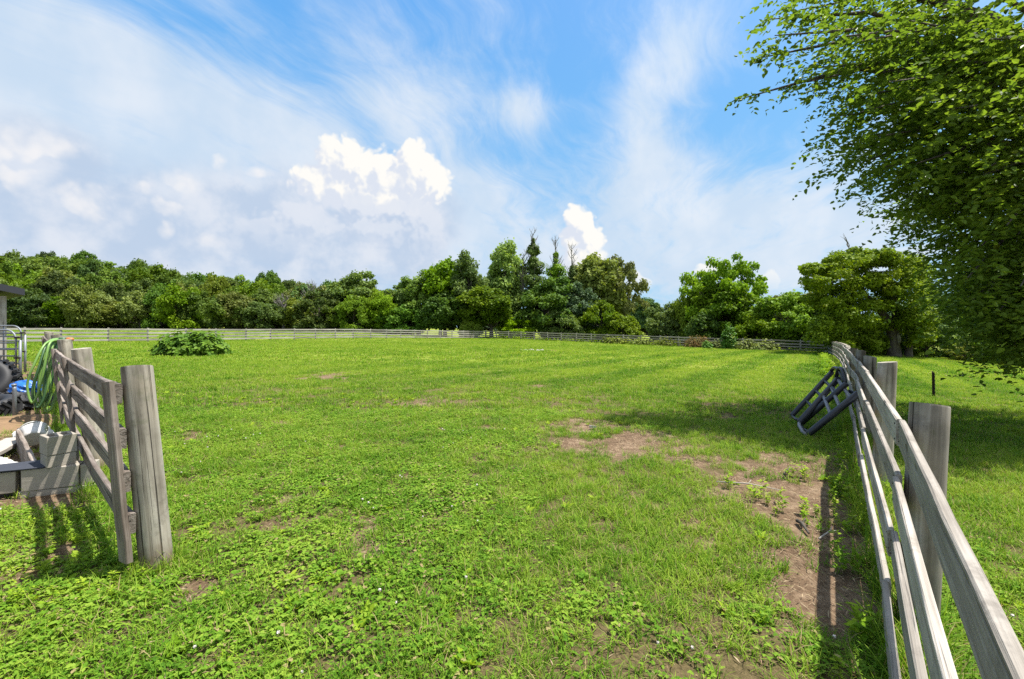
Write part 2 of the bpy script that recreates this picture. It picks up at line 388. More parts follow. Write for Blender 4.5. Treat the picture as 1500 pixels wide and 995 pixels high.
class MB:
    def __init__(s): s.v = []; s.f = []
    def add(s, vs, fs):
        b = len(s.v); s.v += [tuple(v) for v in vs]; s.f += [tuple(i + b for i in f) for f in fs]
    def box(s, c, d, rot=None, jit=0, rng=random):
        vs = []
        for z in (-.5, .5):
            for x, y in ((-.5, -.5), (.5, -.5), (.5, .5), (-.5, .5)):
                v = Vector((x * d[0], y * d[1], z * d[2]))
                if jit: v += Vector((rng.uniform(-jit, jit), rng.uniform(-jit, jit), rng.uniform(-jit, jit)))
                if rot is not None: v = rot @ v
                vs.append(v + Vector(c))
        s.add(vs, [(3, 2, 1, 0), (4, 5, 6, 7), (0, 1, 5, 4), (1, 2, 6, 5), (2, 3, 7, 6), (3, 0, 4, 7)])
    def tube(s, pts, rad, n=8, cap=True, wob=0, rng=random):
        pts = [Vector(p) for p in pts]; k = len(pts)
        if not hasattr(rad, '__len__'): rad = [rad] * k
        t0 = (pts[1] - pts[0]).normalized()
        a = t0.orthogonal().normalized(); vs = []
        for i, p in enumerate(pts):
            t = (pts[min(i + 1, k - 1)] - pts[max(i - 1, 0)])
            t = t.normalized() if t.length > 1e-9 else t0
            a = (a - t * a.dot(t)); a = a.normalized() if a.length > 1e-6 else t.orthogonal().normalized()
            b = t.cross(a)
            for j in range(n):
                th = 2 * math.pi * j / n; r = rad[i] * (1 + (rng.uniform(-wob, wob) if wob else 0))
                vs.append(p + a * (math.cos(th) * r) + b * (math.sin(th) * r))
        fs = [(i * n + j, i * n + (j + 1) % n, (i + 1) * n + (j + 1) % n, (i + 1) * n + j) for i in range(k - 1) for j in range(n)]
        if cap: fs += [tuple(range(n - 1, -1, -1)), tuple((k - 1) * n + j for j in range(n))]
        s.add(vs, fs)
    def mesh(s, name, smooth=False):
        me = bpy.data.meshes.new(name); me.from_pydata(s.v, [], s.f)
        if smooth: me.polygons.foreach_set('use_smooth', [len(p.vertices) == 4 for p in me.polygons])
        me.update(); return me
    def obj(s, name, m, parent=None, smooth=False): return link(name, s.mesh(name, smooth), parent, m)

def board_mesh(name, L, h, t, seg=10, bow=0.0, sag=0.0, rough=.003, rng=random):
    """board along local X, t thick in Y, h high in Z, chamfered, slightly warped"""
    c = min(.006, t * .2); sec = [(-t/2, -h/2 + c), (-t/2 + c, -h/2), (t/2 - c, -h/2), (t/2, -h/2 + c), (t/2, h/2 - c), (t/2 - c, h/2), (-t/2 + c, h/2), (-t/2, h/2 - c)]
    vs = []; k = len(sec)
    for i in range(seg + 1):
        s = i / seg; x = (s - .5) * L; q = 4 * s * (1 - s)
        dy = bow * q + rng.uniform(-rough, rough); dz = -sag * q + rng.uniform(-rough, rough)
        for y, z in sec: vs.append((x, y + dy + rng.uniform(-rough, rough) * .4, z + dz + rng.uniform(-rough, rough) * .5))
    fs = [(i * k + j, (i + 1) * k + j, (i + 1) * k + (j + 1) % k, i * k + (j + 1) % k) for i in range(seg) for j in range(k)]
    fs += [tuple(range(k)), tuple(seg * k + j for j in range(k - 1, -1, -1))]
    me = bpy.data.meshes.new(name); me.from_pydata(vs, [], fs); me.update(); return me
def board(name, p0, p1, h, t, m, parent, nrm=None, ext=0.0, me=None, **kw):
    """board centred on p0-p1"""
    p0 = Vector(p0); p1 = Vector(p1); d = (p1 - p0); L = d.length; d.normalize()
    z = Vector((0, 0, 1))
    if nrm is not None: y = (Vector(nrm) - d * Vector(nrm).dot(d)).normalized()
    else: y = z.cross(d).normalized()
    z2 = d.cross(y)
    if me is None: me = board_mesh(name, L + ext, h, t, **kw); me.materials.append(m); sx = 1
    else: sx = L + ext
    o = bpy.data.objects.new(name, me); COL.objects.link(o); o.parent = parent
    mt = Matrix((d, y, z2)).transposed().to_4x4(); mt.translation = (p0 + p1) / 2
    pl = parent.location if parent else Vector()
    o.matrix_local = Matrix.Translation(-pl) @ mt @ Matrix.Diagonal((sx, 1, 1, 1))
    return o
def post_mesh(name, h, r, n=22, rng=random, seg=9):
    vs = []; prof = [(r * 1.04, -.25)] + [(r * (1.03 - .07 * i / seg), h * i / seg * .994) for i in range(seg + 1)] + [(r * .945, h)]
    ph = rng.uniform(0, 6)
    for i, (rr, z) in enumerate(prof):
        for j in range(n):
            a = 2 * math.pi * j / n
            q = rr * (1 + .018 * math.sin(3 * a + ph + z * .8) + .012 * math.sin(5 * a - z * 2 + ph) + rng.uniform(-.008, .008))
            tz = z + (.012 * math.cos(a + ph) if i >= len(prof) - 2 else 0)
            vs.append((q * math.cos(a), q * math.sin(a), tz))
    k = len(prof)
    fs = [(i * n + j, i * n + (j + 1) % n, (i + 1) * n + (j + 1) % n, (i + 1) * n + j) for i in range(k - 1) for j in range(n)]
    fs.append(tuple((k - 1) * n + j for j in range(n)))
    me = bpy.data.meshes.new(name); me.from_pydata(vs, [], fs)
    me.polygons.foreach_set('use_smooth', [len(p.vertices) == 4 and min(p.vertices) < (k - 2) * n for p in me.polygons]); me.update(); return me
def post(name, base, top, r, m, parent, me=None, **kw):
    base = Vector(base); top = Vector(top); d = top - base
    if me is None: me = post_mesh(name, d.length, r, **kw); me.materials.append(m)
    o = bpy.data.objects.new(name, me); COL.objects.link(o); o.parent = parent
    q = Vector((0, 0, 1)).rotation_difference(d.normalized())
    pl = parent.location if parent else Vector()
    o.location = base - pl; o.rotation_mode = 'QUATERNION'; o.rotation_quaternion = q
    return o


# ------------------------------------------------------------------ ground
PATCH_PX = [(1165, 705, 80, 40, 1.5), (1200, 775, 46, 64, 1.45), (1150, 750, 40, 35, 1.2), (1195, 835, 26, 32, 1.0), (1120, 705, 30, 16, .6), (1225, 690, 35, 30, 1.0), (1232, 765, 38, 80, 1.3), (920, 650, 115, 22, .85), (850, 622, 55, 11, .8), (1000, 672, 50, 20, .6),
            (880, 640, 70, 16, .55), (1060, 612, 28, 5, .8), (1140, 915, 32, 18, .62), (1090, 690, 40, 16, .35), (480, 552, 45, 6, .62), (672, 729, 22, 6, .8),
            (520, 800, 34, 11, .75), (540, 775, 25, 9, .6), (440, 790, 26, 9, .6), (270, 862, 26, 12, .8), (590, 925, 24, 13, .7), (690, 905, 30, 10, .5), (590, 700, 12, 5, .8), (438, 735, 15, 6, .75),
            (760, 690, 14, 4, .7), (790, 660, 35, 8, .6), (560, 695, 40, 10, .45), (410, 690, 12, 4, .7), (640, 760, 40, 12, .35), (720, 620, 40, 6, .4), (1020, 770, 10, 5, .8), (700, 545, 30, 4, .5), (1290, 900, 40, 60, .2),
            (255, 690, 14, 5, .7), (470, 770, 60, 14, .35), (1030, 590, 20, 4, .5), (820, 590, 20, 4, .5), (820, 880, 25, 10, .45), (640, 860, 20, 8, .5), (330, 905, 18, 8, .5), (900, 720, 30, 8, .5), (60, 800, 60, 40, .45), (20, 850, 40, 30, .4),
            (300, 640, 40, 8, .4), (420, 620, 40, 7, .4), (620, 590, 60, 8, .45), (760, 560, 60, 5, .3)]
PATCH = []
for px, py, rx, ry, s in PATCH_PX:
    c0 = hit(px, py); a = hit(px + rx, py); b = hit(px, py - ry); b2 = hit(px, py + ry)
    PATCH.append((c0.x, c0.y, abs(a.x - c0.x), (abs(b.y - c0.y) + abs(c0.y - b2.y)) / 2, s, c0.x / c0.y))
YARD = [(-2.75, 3.75), (-9.2, 3.75), (-17, 12), (-16.3, 16.5), (-3.05, 4.3)]   # bare yard left of the left fence
def dirt(x, y):
    t = np.zeros_like(x)
    wx = x + (fbm(x * 2.3, y * 2.3, 5) - .5) * .5; wy = y + (fbm(x * 2.3, y * 2.3, 9) - .5) * .6
    for cx, cy, rx, ry, s, u in PATCH:
        dx = (wx - cx - u * (wy - cy)) / rx; dy = (wy - cy) / ry
        t = np.maximum(t, s * np.exp(-(dx * dx + dy * dy) * .8))
    t = t * 1.05 + (fbm(x * 2.6, y * 2.6, 31) - .56) * 1.35
    # the bare strip of yard behind the blocks, left of the left fence line
    side = -(x - (0.80 - 1.087 * y))
    yard = sst(side, -.05, .2) * sst(y, 3.9, 4.2) * (1 - sst(y, 17, 22)) * sst(side, 6.5, 3.5)
    return np.maximum(np.clip(t, 0, 1), yard)

def build_ground():
    n = 620; t = np.linspace(-1, 1, n)
    k = 6.4; g = 3.0 * np.sinh(t * k) / 1.0; g = g / np.abs(g).max() * 900
    gx = g; ty = np.linspace(-.62, 1, n); gy = np.sinh(ty * k); gy = gy / gy.max() * 1100 + 3.0
    Xg, Yg = np.meshgrid(gx, gy)
    Zg = gz(Xg, Yg)
    near = np.exp(-((Xg / 22) ** 2 + ((Yg - 6) / 22) ** 2))
    Zg = Zg + near * ((fbm(Xg * .9, Yg * .9, 3) - .5) * .05 + (fbm(Xg * 7, Yg * 7, 4) - .5) * .022)
    D = dirt(Xg, Yg)
    Zg = Zg - near * D * .012
    V = np.stack([Xg, Yg, Zg], -1).reshape(-1, 3).astype(np.float32)
    i = np.arange(n * n).reshape(n, n)
    Fq = np.stack([i[:-1, :-1], i[:-1, 1:], i[1:, 1:], i[1:, :-1]], -1).reshape(-1, 4).astype(np.int32)
    me = bpy.data.meshes.new('ground'); me.vertices.add(len(V)); me.vertices.foreach_set('co', V.ravel())
    me.loops.add(Fq.size); me.loops.foreach_set('vertex_index', Fq.ravel())
    me.polygons.add(len(Fq)); me.polygons.foreach_set('loop_start', np.arange(len(Fq), dtype=np.int32) * 4)
    me.polygons.foreach_set('use_smooth', np.ones(len(Fq), dtype=bool))
    a = me.attributes.new('dirt', 'FLOAT', 'POINT'); a.data.foreach_set('value', D.ravel().astype(np.float32))
    me.update(calc_edges=True)
    m, nn = mat('turf_and_soil')
    pos = nn.add('ShaderNodeNewGeometry').outputs['Position']
    f, X, Y = grass_tint(nn, pos)
    fine = nn.noise(pos, 55.0, 4, .7); mid = nn.noise(nn.mapping(pos, (1, .35, 1)), 3.2, 5, .65)
    f = nn.m('ADD', f, nn.m('ADD', nn.m('MULTIPLY', nn.m('SUBTRACT', fine, .5), .35), nn.m('MULTIPLY', nn.m('SUBTRACT', mid, .5), .45)))
    gcol = nn.ramp(f, [(.36, (.070, .115, .012)), (.60, (.135, .188, .019)), (.84, (.205, .235, .036))])
    under = nn.ramp(fine, [(.3, (.060, .050, .020)), (.7, (.165, .125, .062))])
    gcol = nn.mix(nn.sstep(Y, 9, 22), under, gcol)
    d = nn.add('ShaderNodeAttribute', attribute_name='dirt').outputs['Fac']
    dn = nn.noise(pos, 13.0, 6, .7); dl = nn.noise(pos, 2.0, 3)
    dc = nn.ramp(nn.m('ADD', nn.m('MULTIPLY', dn, .6), nn.m('MULTIPLY', dl, .4)), [(.33, (.062, .040, .025)), (.5, (.158, .104, .064)), (.68, (.29, .21, .14))])
    straw = nn.sstep(nn.noise(nn.mapping(pos, (90, 7, 1), (0, 0, R(35))), 1.0, 3, .6, 1.2), .58, .66)
    dc = nn.mix(nn.m('MULTIPLY', straw, .55), dc, (.42, .34, .215))
    dm = nn.sstep(nn.m('ADD', d, nn.m('MULTIPLY', nn.m('SUBTRACT', nn.noise(pos, 6.0, 5, .7), .5), .7)), .22, .5)
    col = nn.mix(dm, gcol, dc)
    bh = nn.m('ADD', nn.m('MULTIPLY', fine, .5), nn.m('MULTIPLY', dn, .8))
    nn.l.new(principled(nn, col, .95, .1, 0, bh, .8, .05), nn.out.inputs[0])
    return tag(link('ground', me, None, m), 'mown green paddock and pasture with bare brown patches', None, None, 'structure')
build_ground()
#@@STRUCTURE

# ------------------------------------------------------------------ right fence (beside the camera, away to the right-hand corner)
def right_fence():
    rng = random.Random(4)
    d = Vector((.5735, .8192, 0)); nl = Vector((-.8192, .5735, 0))      # along, and towards the paddock
    # top-rail points on the paddock face: joint 0 is beside the camera
    J = [(2.136, 2.5)]
    px_depth = [(1271, 4.95), (1258.3, 7.35), (1249, 9.8), (1243.5, 12.3), (1239.5, 14.8)]
    for px, y in px_depth: J.append(((px - 750) / F * y, y))
    end = (31.7, 45.6); n = 12; l0 = J[-1]
    for i in range(1, n + 1):
        s = i / n; x = l0[0] + (end[0] - l0[0]) * s; y = l0[1] + (end[1] - l0[1]) * s
        w = math.sin(s * math.pi) * .35; J.append((x + w * .82, y - w * .57))
    J.insert(0, (.27, .02))
    ztop = [1.0, 1.094, 4.95, 0, 0]
    tops = [1.05, 1.096, CAMZ - 64.0 / F * 4.95, CAMZ - 48.5 / F * 7.35, CAMZ - 40.5 / F * 9.8, CAMZ - 34 / F * 12.3, CAMZ - 30.5 / F * 14.8]
    for x, y in J[len(tops):]: tops.append(gz1(x, y) + 1.21)
    t = thing('rail_fence', (J[0][0], J[0][1], gz1(*J[0])), 'weathered grey four-rail fence with round posts running away along the right side', 'fence')
    pm = [post_mesh('post', 1.26, .095, rng=rng) for _ in range(4)]
    for k in pm: k.materials.append(M['post'])
    far_pm = post_mesh('post', 1.26, .085, n=12, rng=rng, seg=3); far_pm.materials.append(M['post'])
    off = [0, .313, .618, .912]
    for i, ((x, y), zt) in enumerate(zip(J, tops)):
        g = gz1(x, y) - (.12 if i < 6 else 0)
        c = Vector((x, y, 0)) - nl * .112
        lean = {0: .07, 1: .065, 2: .05, 3: .03}.get(i, rng.uniform(-.02, .03))
        b = Vector((c.x, c.y, g)) ; ht = zt - g + (.085 if i < 8 else .05) + rng.uniform(-.02, .03)
        if i == 1: c = c + d * .06; b = Vector((c.x - lean * .9 + .0, c.y, g)); tp = Vector((c.x + .015, c.y, zt + .085))
        else: tp = Vector((b.x + lean * ht * .8, b.y - lean * .3, g + ht))
        if i < 6: post('post', b, tp, .088, M['post'], t, n=26, rng=rng)
        else: post('post', b, tp, .09, M['post'], t, me=far_pm)
    for i in range(len(J) - 1):
        p, q = J[i], J[i + 1]
        for k in range(4):
            lat = .02 * (1 if (i + k) % 2 else -1) * (i < 8) * .3
            e = .0 if i > 7 else -.006
            zz = [0 if i > 6 else rng.uniform(-.012, .012) for _ in range(2)]
            # lower rails kick out a little to the paddock, as the posts lean
            kick = [.0, .014, .034, .060][k] * (1.0 if i < 6 else .3)
            P0 = Vector((p[0], p[1], tops[i] - off[k] - .07 + zz[0])) + nl * (kick + lat)
            P1 = Vector((q[0], q[1], tops[i + 1] - off[k] - .07 + zz[1])) + nl * (kick + lat)
            rl = board('rail', P0, P1, .148 if i < 8 else .138, .030, M['rail'], t, ext=e, seg=10 if i < 6 else 3,
                  bow=rng.uniform(-.03, .03) if i > 2 else .0, sag=rng.uniform(-.01, .025) if i > 1 else .0, rough=.0012, rng=rng)
            if i < 4:
                Lr = (P1 - P0).length
                for sx in (-1, 1):
                    for sz in (-1, 1):
                        nb = MB(); cx, cz = sx * (Lr / 2 - .04 - rng.uniform(0, .02)), sz * .042 + rng.uniform(-.006, .006)
                        nb.tube([(cx, .010, cz), (cx, .0185, cz)], [.0052, .0046], 8); nb.obj('nail', M['rust'], rl)
    return t
rf = right_fence()

# ------------------------------------------------------------------ far fences (two straight runs meeting at the back corner)
def far_fence(pts, label, m_r, m_p, seed, h=1.2, parts=4, bh=.135):
    rng = random.Random(seed)
    t = thing('rail_fence', Vector((pts[0][0], pts[0][1], gz1(*pts[0]))), label, 'fence')
    pm = post_mesh('post', h + .07, .075, n=10, rng=rng, seg=2); pm.materials.append(m_p)
    rm = [board_mesh('rail', 1.0, bh, .036, seg=3, rough=.001, rng=rng) for _ in range(3)]
    for r_ in rm: r_.materials.append(m_r)
    d = Vector((pts[1][0] - pts[0][0], pts[1][1] - pts[0][1], 0)).normalized(); nn = Vector((-d.y, d.x, 0))
    if nn.y > 0: nn = -nn
    P = []
    for x, y in pts:
        g = gz1(x, y); P.append(Vector((x, y, g)))
        post('post', (x, y, g), (x + rng.uniform(-.02, .02), y + rng.uniform(-.02, .02), g + h + .07 + rng.uniform(-.02, .03)), .075, m_p, t, me=pm)
    for a, b in zip(P[:-1], P[1:]):
        for k in range(parts):
            z = h - .07 - k * .3
            board('rail', a + nn * .095 + Vector((0, 0, z + rng.uniform(-.015, .015))), b + nn * .095 + Vector((0, 0, z + rng.uniform(-.015, .015))), .135, .036, m_r, t, ext=-.01, me=rng.choice(rm))
    return t
def along(px, A, B):
    """point of the ground line A-B that a photograph column meets"""
    u = (px - 750) / F; dx, dy = B[0] - A[0], B[1] - A[1]
    s = (u * A[1] - A[0]) / (dx - u * dy); return (A[0] + dx * s, A[1] + dy * s)
CORN = ((711 - 750) / F * 74, 74.0)
LEFTA = ((158 - 750) / F * 39, 39.0)
cols = [-118, -25, 36, 89, 158, 216, 272, 316, 360, 396, 431, 462, 491, 517, 543, 566, 587, 607, 626, 645, 662, 679, 694, 711]
lp = [along(px, LEFTA, CORN) for px in cols]
# even out the spacing along the run
L = [math.hypot(x - CORN[0], y - CORN[1]) for x, y in lp]
far_fence(lp, 'pale sunlit four-rail fence across the back of the paddock below the wooded hill', M['rail_far'], M['post_far'], 11, bh=.15)
RC = (31.55, 45.9)
cols = [727, 745, 763, 782, 802, 822, 844, 866, 889, 913, 939, 967, 994, 1025, 1056, 1088, 1130, 1173, 1214]
rp = [(CORN[0] + .12, CORN[1] - .12)] + [along(px, CORN, RC) for px in cols]
far_fence(rp, 'darker grey four-rail fence along the back of the paddock, below the tree clump', M['rail'], M['post_far'], 12)

# ------------------------------------------------------------------ left fence with its battens and leaning posts
def left_fence():
    rng = random.Random(8)
    d = Vector((-.735, .678, 0)); n = Vector((-.678, -.735, 0))
    B = [Vector((-2.36, 3.03, 0)), Vector((-4.62, 5.08, 0)), Vector((-6.80, 7.12, 0)), Vector((-8.9, 9.15, 0)), Vector((-11.1, 11.2, 0)), Vector((-13.3, 13.2, 0)), Vector((-15.2, 15.0, 0))]
    tall = [1.345, 1.37, 1.41, 1.38, 1.40, 1.40, 1.40]; lean = [.136, .19, .20, .16, .14, .12, .1]
    t = thing('rail_fence', B[0], 'brown weathered four-rail fence with vertical battens beside the block stack', 'fence')
    top = []
    for b, h, l in zip(B, tall, lean):
        b.z = gz1(b.x, b.y); tp = b + Vector((-l, 0, h)); top.append(tp)
        post('post', b, tp, .089, M['post'], t, n=28 if b is B[0] else 18, rng=rng)
    ax = lambda i, z: B[i] + (top[i] - B[i]) * (z / tall[i])
    zs = [1.185, .905, .63, .345]
    for i in range(6):
        for k, z in enumerate(zs):
            z0 = z + rng.uniform(-.015, .015); z1 = z + .015 + rng.uniform(-.015, .015)
            P0 = ax(i, z0) + n * (.11 if i else .112); P1 = ax(i + 1, z1) + n * .11
            if i == 0: P0 = P0 - d * .07
            board('rail', P0, P1, .128, .036, M['rail_dark'], t, ext=-.012, nrm=n, bow=[-.02, -.015, -.02, .0][k] if i == 0 else rng.uniform(-.03, .02),
                  sag=[.035, .03, .035, .05][k] if i == 0 else rng.uniform(0, .03), seg=12, rough=.003, rng=rng)
        zb = (.11, 1.26) if i == 0 else (.12, 1.27)
        q = n * .150 + d * (.03 if i == 0 else 0)
        if i == 0: q = n * .155 - d * .01
        board('batten', ax(i, zb[0]) + q, ax(i, zb[1]) + q, .125 if i == 0 else .10, .036, M['rail_dark'], t, nrm=n if i else Vector((-.52, -.85, 0)), seg=8, rough=.003, rng=rng)
        if i == 0: continue
    return t
left_fence()
# batten boards stand up, so the grain still runs along their own local X

# ------------------------------------------------------------------ foliage builders
def diamonds(P, Nn, T, L, W, rng, fold=.0):
    """one four-cornered leaf at each point: P (n,3) base, Nn normal, T direction, L length, W half width"""
    T = T - Nn * (T * Nn).sum(1, keepdims=True); T /= np.linalg.norm(T, axis=1, keepdims=True) + 1e-9
    S = np.cross(Nn, T)
    j = rng.uniform(.38, .6, (len(P), 1)); L = np.reshape(L, (-1, 1)); W = np.reshape(W, (-1, 1))
    a = P; c = P + T * L - Nn * L * .12
    b = P + T * L * j + S * W + Nn * W * fold; e = P + T * L * j - S * W + Nn * W * fold
    return np.stack([a, b, c, e], 1)
def rdir(rng, n):
    v = rng.normal(size=(n, 3)); return v / (np.linalg.norm(v, axis=1, keepdims=True) + 1e-9)

def tree_meshes(seed, H, rx, rz, cz, ncl, per, leaf, clr=(.16, .26), base=.12, flat=.75, up=.35, shape='oval', bark_n=6, inner=.5):
    """meshes (trunk with limbs, crown) of a tree H high with an uneven clumped crown"""
    g = np.random.default_rng(seed); rng = random.Random(seed)
    cen = []; rad = []
    lob = rdir(g, 7); la = g.uniform(-.30, .30, 7)
    tries = 0
    while len(cen) < ncl and tries < 6000:
        tries += 1
        v = rdir(g, 1)[0]
        k = 1 + sum(a * max(0, float(v @ l)) ** 3 for a, l in zip(la * 1.8, lob))
        r = g.uniform(inner, 1.0) ** .6 * k
        p = np.array([v[0] * rx * r, v[1] * rx * r, cz + v[2] * rz * r])
        if shape == 'dome' and p[2] < .1 * H: p[2] = g.uniform(.04, .25) * H
        if shape == 'oval' and p[2] < base * H: continue
        if shape == 'cone': 
            s = np.clip((p[2] - base * H) / (H - base * H), 0, 1); p[:2] *= (1.15 - s)
        cr = g.uniform(*clr) * rx
        if any(np.linalg.norm(p - q) < .55 * (cr + s_) * .8 for q, s_ in zip(cen, rad)) and tries < 4000: continue
        cen.append(p); rad.append(cr)
    Vs = []; Rs = []
    for p, r in zip(cen, rad):
        n = int(per * g.uniform(.75, 1.25) * (r / (rx * sum(clr) / 2)) ** 2)
        v = rdir(g, n); v[:, 2] = np.where(v[:, 2] < 0, v[:, 2] * g.uniform(-.6, .9, n), v[:, 2])
        v /= np.linalg.norm(v, axis=1, keepdims=True)
        rr = r * np.where(g.random((n, 1)) < .08, g.uniform(1.0, 1.4, (n, 1)), g.uniform(.35, 1.08, (n, 1)) ** .5) * (1 + .25 * np.sin(v[:, :1] * 5 + p[0]) * np.cos(v[:, 1:2] * 6 + p[1]))
        P = p + v * rr * np.array([1, 1, flat])
        Nn = v * .55 + rdir(g, n) * .75 + np.array([0, 0, up]); Nn /= np.linalg.norm(Nn, axis=1, keepdims=True)
        T = rdir(g, n) + v * .5 + np.array([0, 0, -.3])
        L = leaf * g.uniform(.6, 1.35, n)
        Vs.append(diamonds(P, Nn, T, L, L * g.uniform(.28, .45, n), g))
        Rs.append(np.clip(g.uniform(0, 1, n) * .8 + g.uniform(0, .2), 0, 1))
    crown = np_mesh('crown', np.concatenate(Vs), 4, np.concatenate(Rs))
    mb = MB(); r0 = H * .022 + .05
    zt = cz + rz * .55
    trunk = [(0, 0, -.3), (r0 * .3 * rng.uniform(-1, 1), 0, H * .12), (rng.uniform(-.02, .02) * H, rng.uniform(-.02, .02) * H, H * .35), (rng.uniform(-.04, .04) * H, rng.uniform(-.04, .04) * H, zt)]
    mb.tube(trunk, [r0 * 1.35, r0, r0 * .75, r0 * .25], bark_n, False)
    for p in sorted(cen, key=lambda q: -rng.random())[:max(10, ncl // 3)]:
        s = min(.95, max(.15, (p[2] / zt) * rng.uniform(.45, .75)))
        b = Vector((trunk[2][0] * s, trunk[2][1] * s, zt * s)); e = Vector(p)
        mid = b.lerp(e, .5) + Vector((0, 0, -.04 * H + rng.uniform(-.02, .05) * H))
        rb = r0 * (1 - s) * .55 + .025
        mb.tube([b, mid, e], [rb, rb * .65, rb * .25], 5, False)
    return mb.mesh('trunk', True), crown
def make_tree(name, meshes, loc, scale, rz, leafm, barkm, label, cat, group=None):
    t = thing(name, loc, label, cat, group, rz); t.scale = scale
    a, b = meshes
    a = a if a.users == 0 or not a.materials else a
    if not a.materials: a.materials.append(barkm)
    if not b.materials: b.materials.append(leafm)
    o = link('trunk', a, t); c = link('crown', b, t)
    for ob, m in ((o, barkm), (c, leafm)):
        ob.material_slots[0].link = 'OBJECT'; ob.material_slots[0].material = m
    return t
RT = random.Random(77)
def place(meshes, H0, R0, px, ytop, width, depth, leafm, name, label, cat, group=None, base_px=None, barkm=None, rz=None):
    """stand a tree on the ground at a column and depth, with the height and width the photograph gives it"""
    x = (px - 750) / F * depth; z = gz1(x, depth); top = CAMZ + (HZ - ytop) / F * depth
    H = top - z; w = width / F * depth / 2
    return make_tree(name, meshes, (x, depth, z - .05), (w / R0, w / R0, H / H0), RT.uniform(0, 6.28) if rz is None else rz, leafm, barkm or M['bark'], label, cat, group)
#@@TREES
OVAL = [tree_meshes(100 + i, 10, 4.0, 4.3, 5.6, 120, 190, .38, base=.05, flat=1.0, clr=(.10, .22), inner=.35) for i in range(4)]
TALL = [tree_meshes(200 + i, 10, 2.6, 4.7, 5.2, 105, 190, .29, base=.04, clr=(.14, .29), flat=1.1, inner=.3) for i in range(3)]
OPEN = [tree_meshes(300 + i, 10, 4.0, 4.2, 5.7, 100, 170, .33, base=.10, clr=(.11, .2), flat=.85, inner=.4) for i in range(2)]
BUSH = [tree_meshes(400 + i, 10, 6.0, 6.5, 3.6, 85, 190, .58, clr=(.11, .25), shape='dome', flat=.95) for i in range(3)]
WOOD = [tree_meshes(500 + i, 10, 4.4, 4.6, 5.3, 64, 170, .48, clr=(.13, .28), base=.02, bark_n=5, flat=1.0, inner=.4) for i in range(6)]

# the wooded hill on the left: front row, then rows up the slope
SKY_X = [-400, -100, 0, 60, 110, 150, 200, 215, 260, 330, 370, 430, 470, 560, 620]
SKY_Y = [378, 372, 372, 371, 373, 380, 391, 389, 400, 405, 411, 412, 419, 424, 428]
gg = 'trees of the wooded hillside'
rows = [(80, 30, 7.6, 'front'), (88, 31, 9.5, 'mid'), (98, 32, 10.5, 'mid'), (110, 31, 11, 'mid'), (124, 29, 11, 'mid'), (138, 27, 11.5, 'top')]
for ri, (D, step, h, kind) in enumerate(rows):
    px = -230 + (ri % 2) * step * .5
    while px < 585:
        q = px + RT.uniform(-9, 9); dd = D + RT.uniform(-3.5, 3.5)
        ys = float(np.interp(q, SKY_X, SKY_Y)); hh = h * RT.uniform(.82, 1.18)
        x = (q - 750) / F * dd; z = gz1(x, dd)
        ytop = HZ - (z + hh - CAMZ) / dd * F
        lim = ys + (RT.uniform(-3, 6) if kind == 'top' else RT.uniform(0, 10))
        if kind == 'top': ytop = lim
        ytop = max(ytop, lim)
        if kind == 'front': ytop = 430 + RT.uniform(-14, 16)
        lab = {'front': 'bushy green tree in the front row of the wood, just beyond the pale left fence', 'mid': 'rounded green tree in the dense wood climbing the hillside on the left',
               'top': 'dark green tree on the skyline of the wooded hill at left'}[kind]
        place(RT.choice(WOOD), 10, 4.4, q, ytop, step * RT.uniform(1.25, 1.9), dd, RT.choice([G['forest'], G['forest'], G['forest'], G['tree_a'], G['tree_c'], G['tree_o'] if ri < 3 else G['tree_c']]), 'woodland_tree', lab, 'tree', lab.split(',')[0] + ' group')
        px += step * RT.uniform(.8, 1.15)
for px, yt, w in ((130, 369, 34), (392, 397, 34), (205, 386, 30), (60, 369, 40)):
    place(RT.choice(OVAL), 10, 4.0, px, yt, w, 134, G['tree_c'], 'woodland_tree', {130: 'dark round-topped tree standing above the skyline of the hill, left of centre of the wood', 392: 'pair-headed dark tree rising alone above the dip in the wood skyline',
          205: 'dark tree on the hill skyline where it starts to fall', 60: 'broad dark tree at the highest part of the hill skyline'}[px], 'tree')

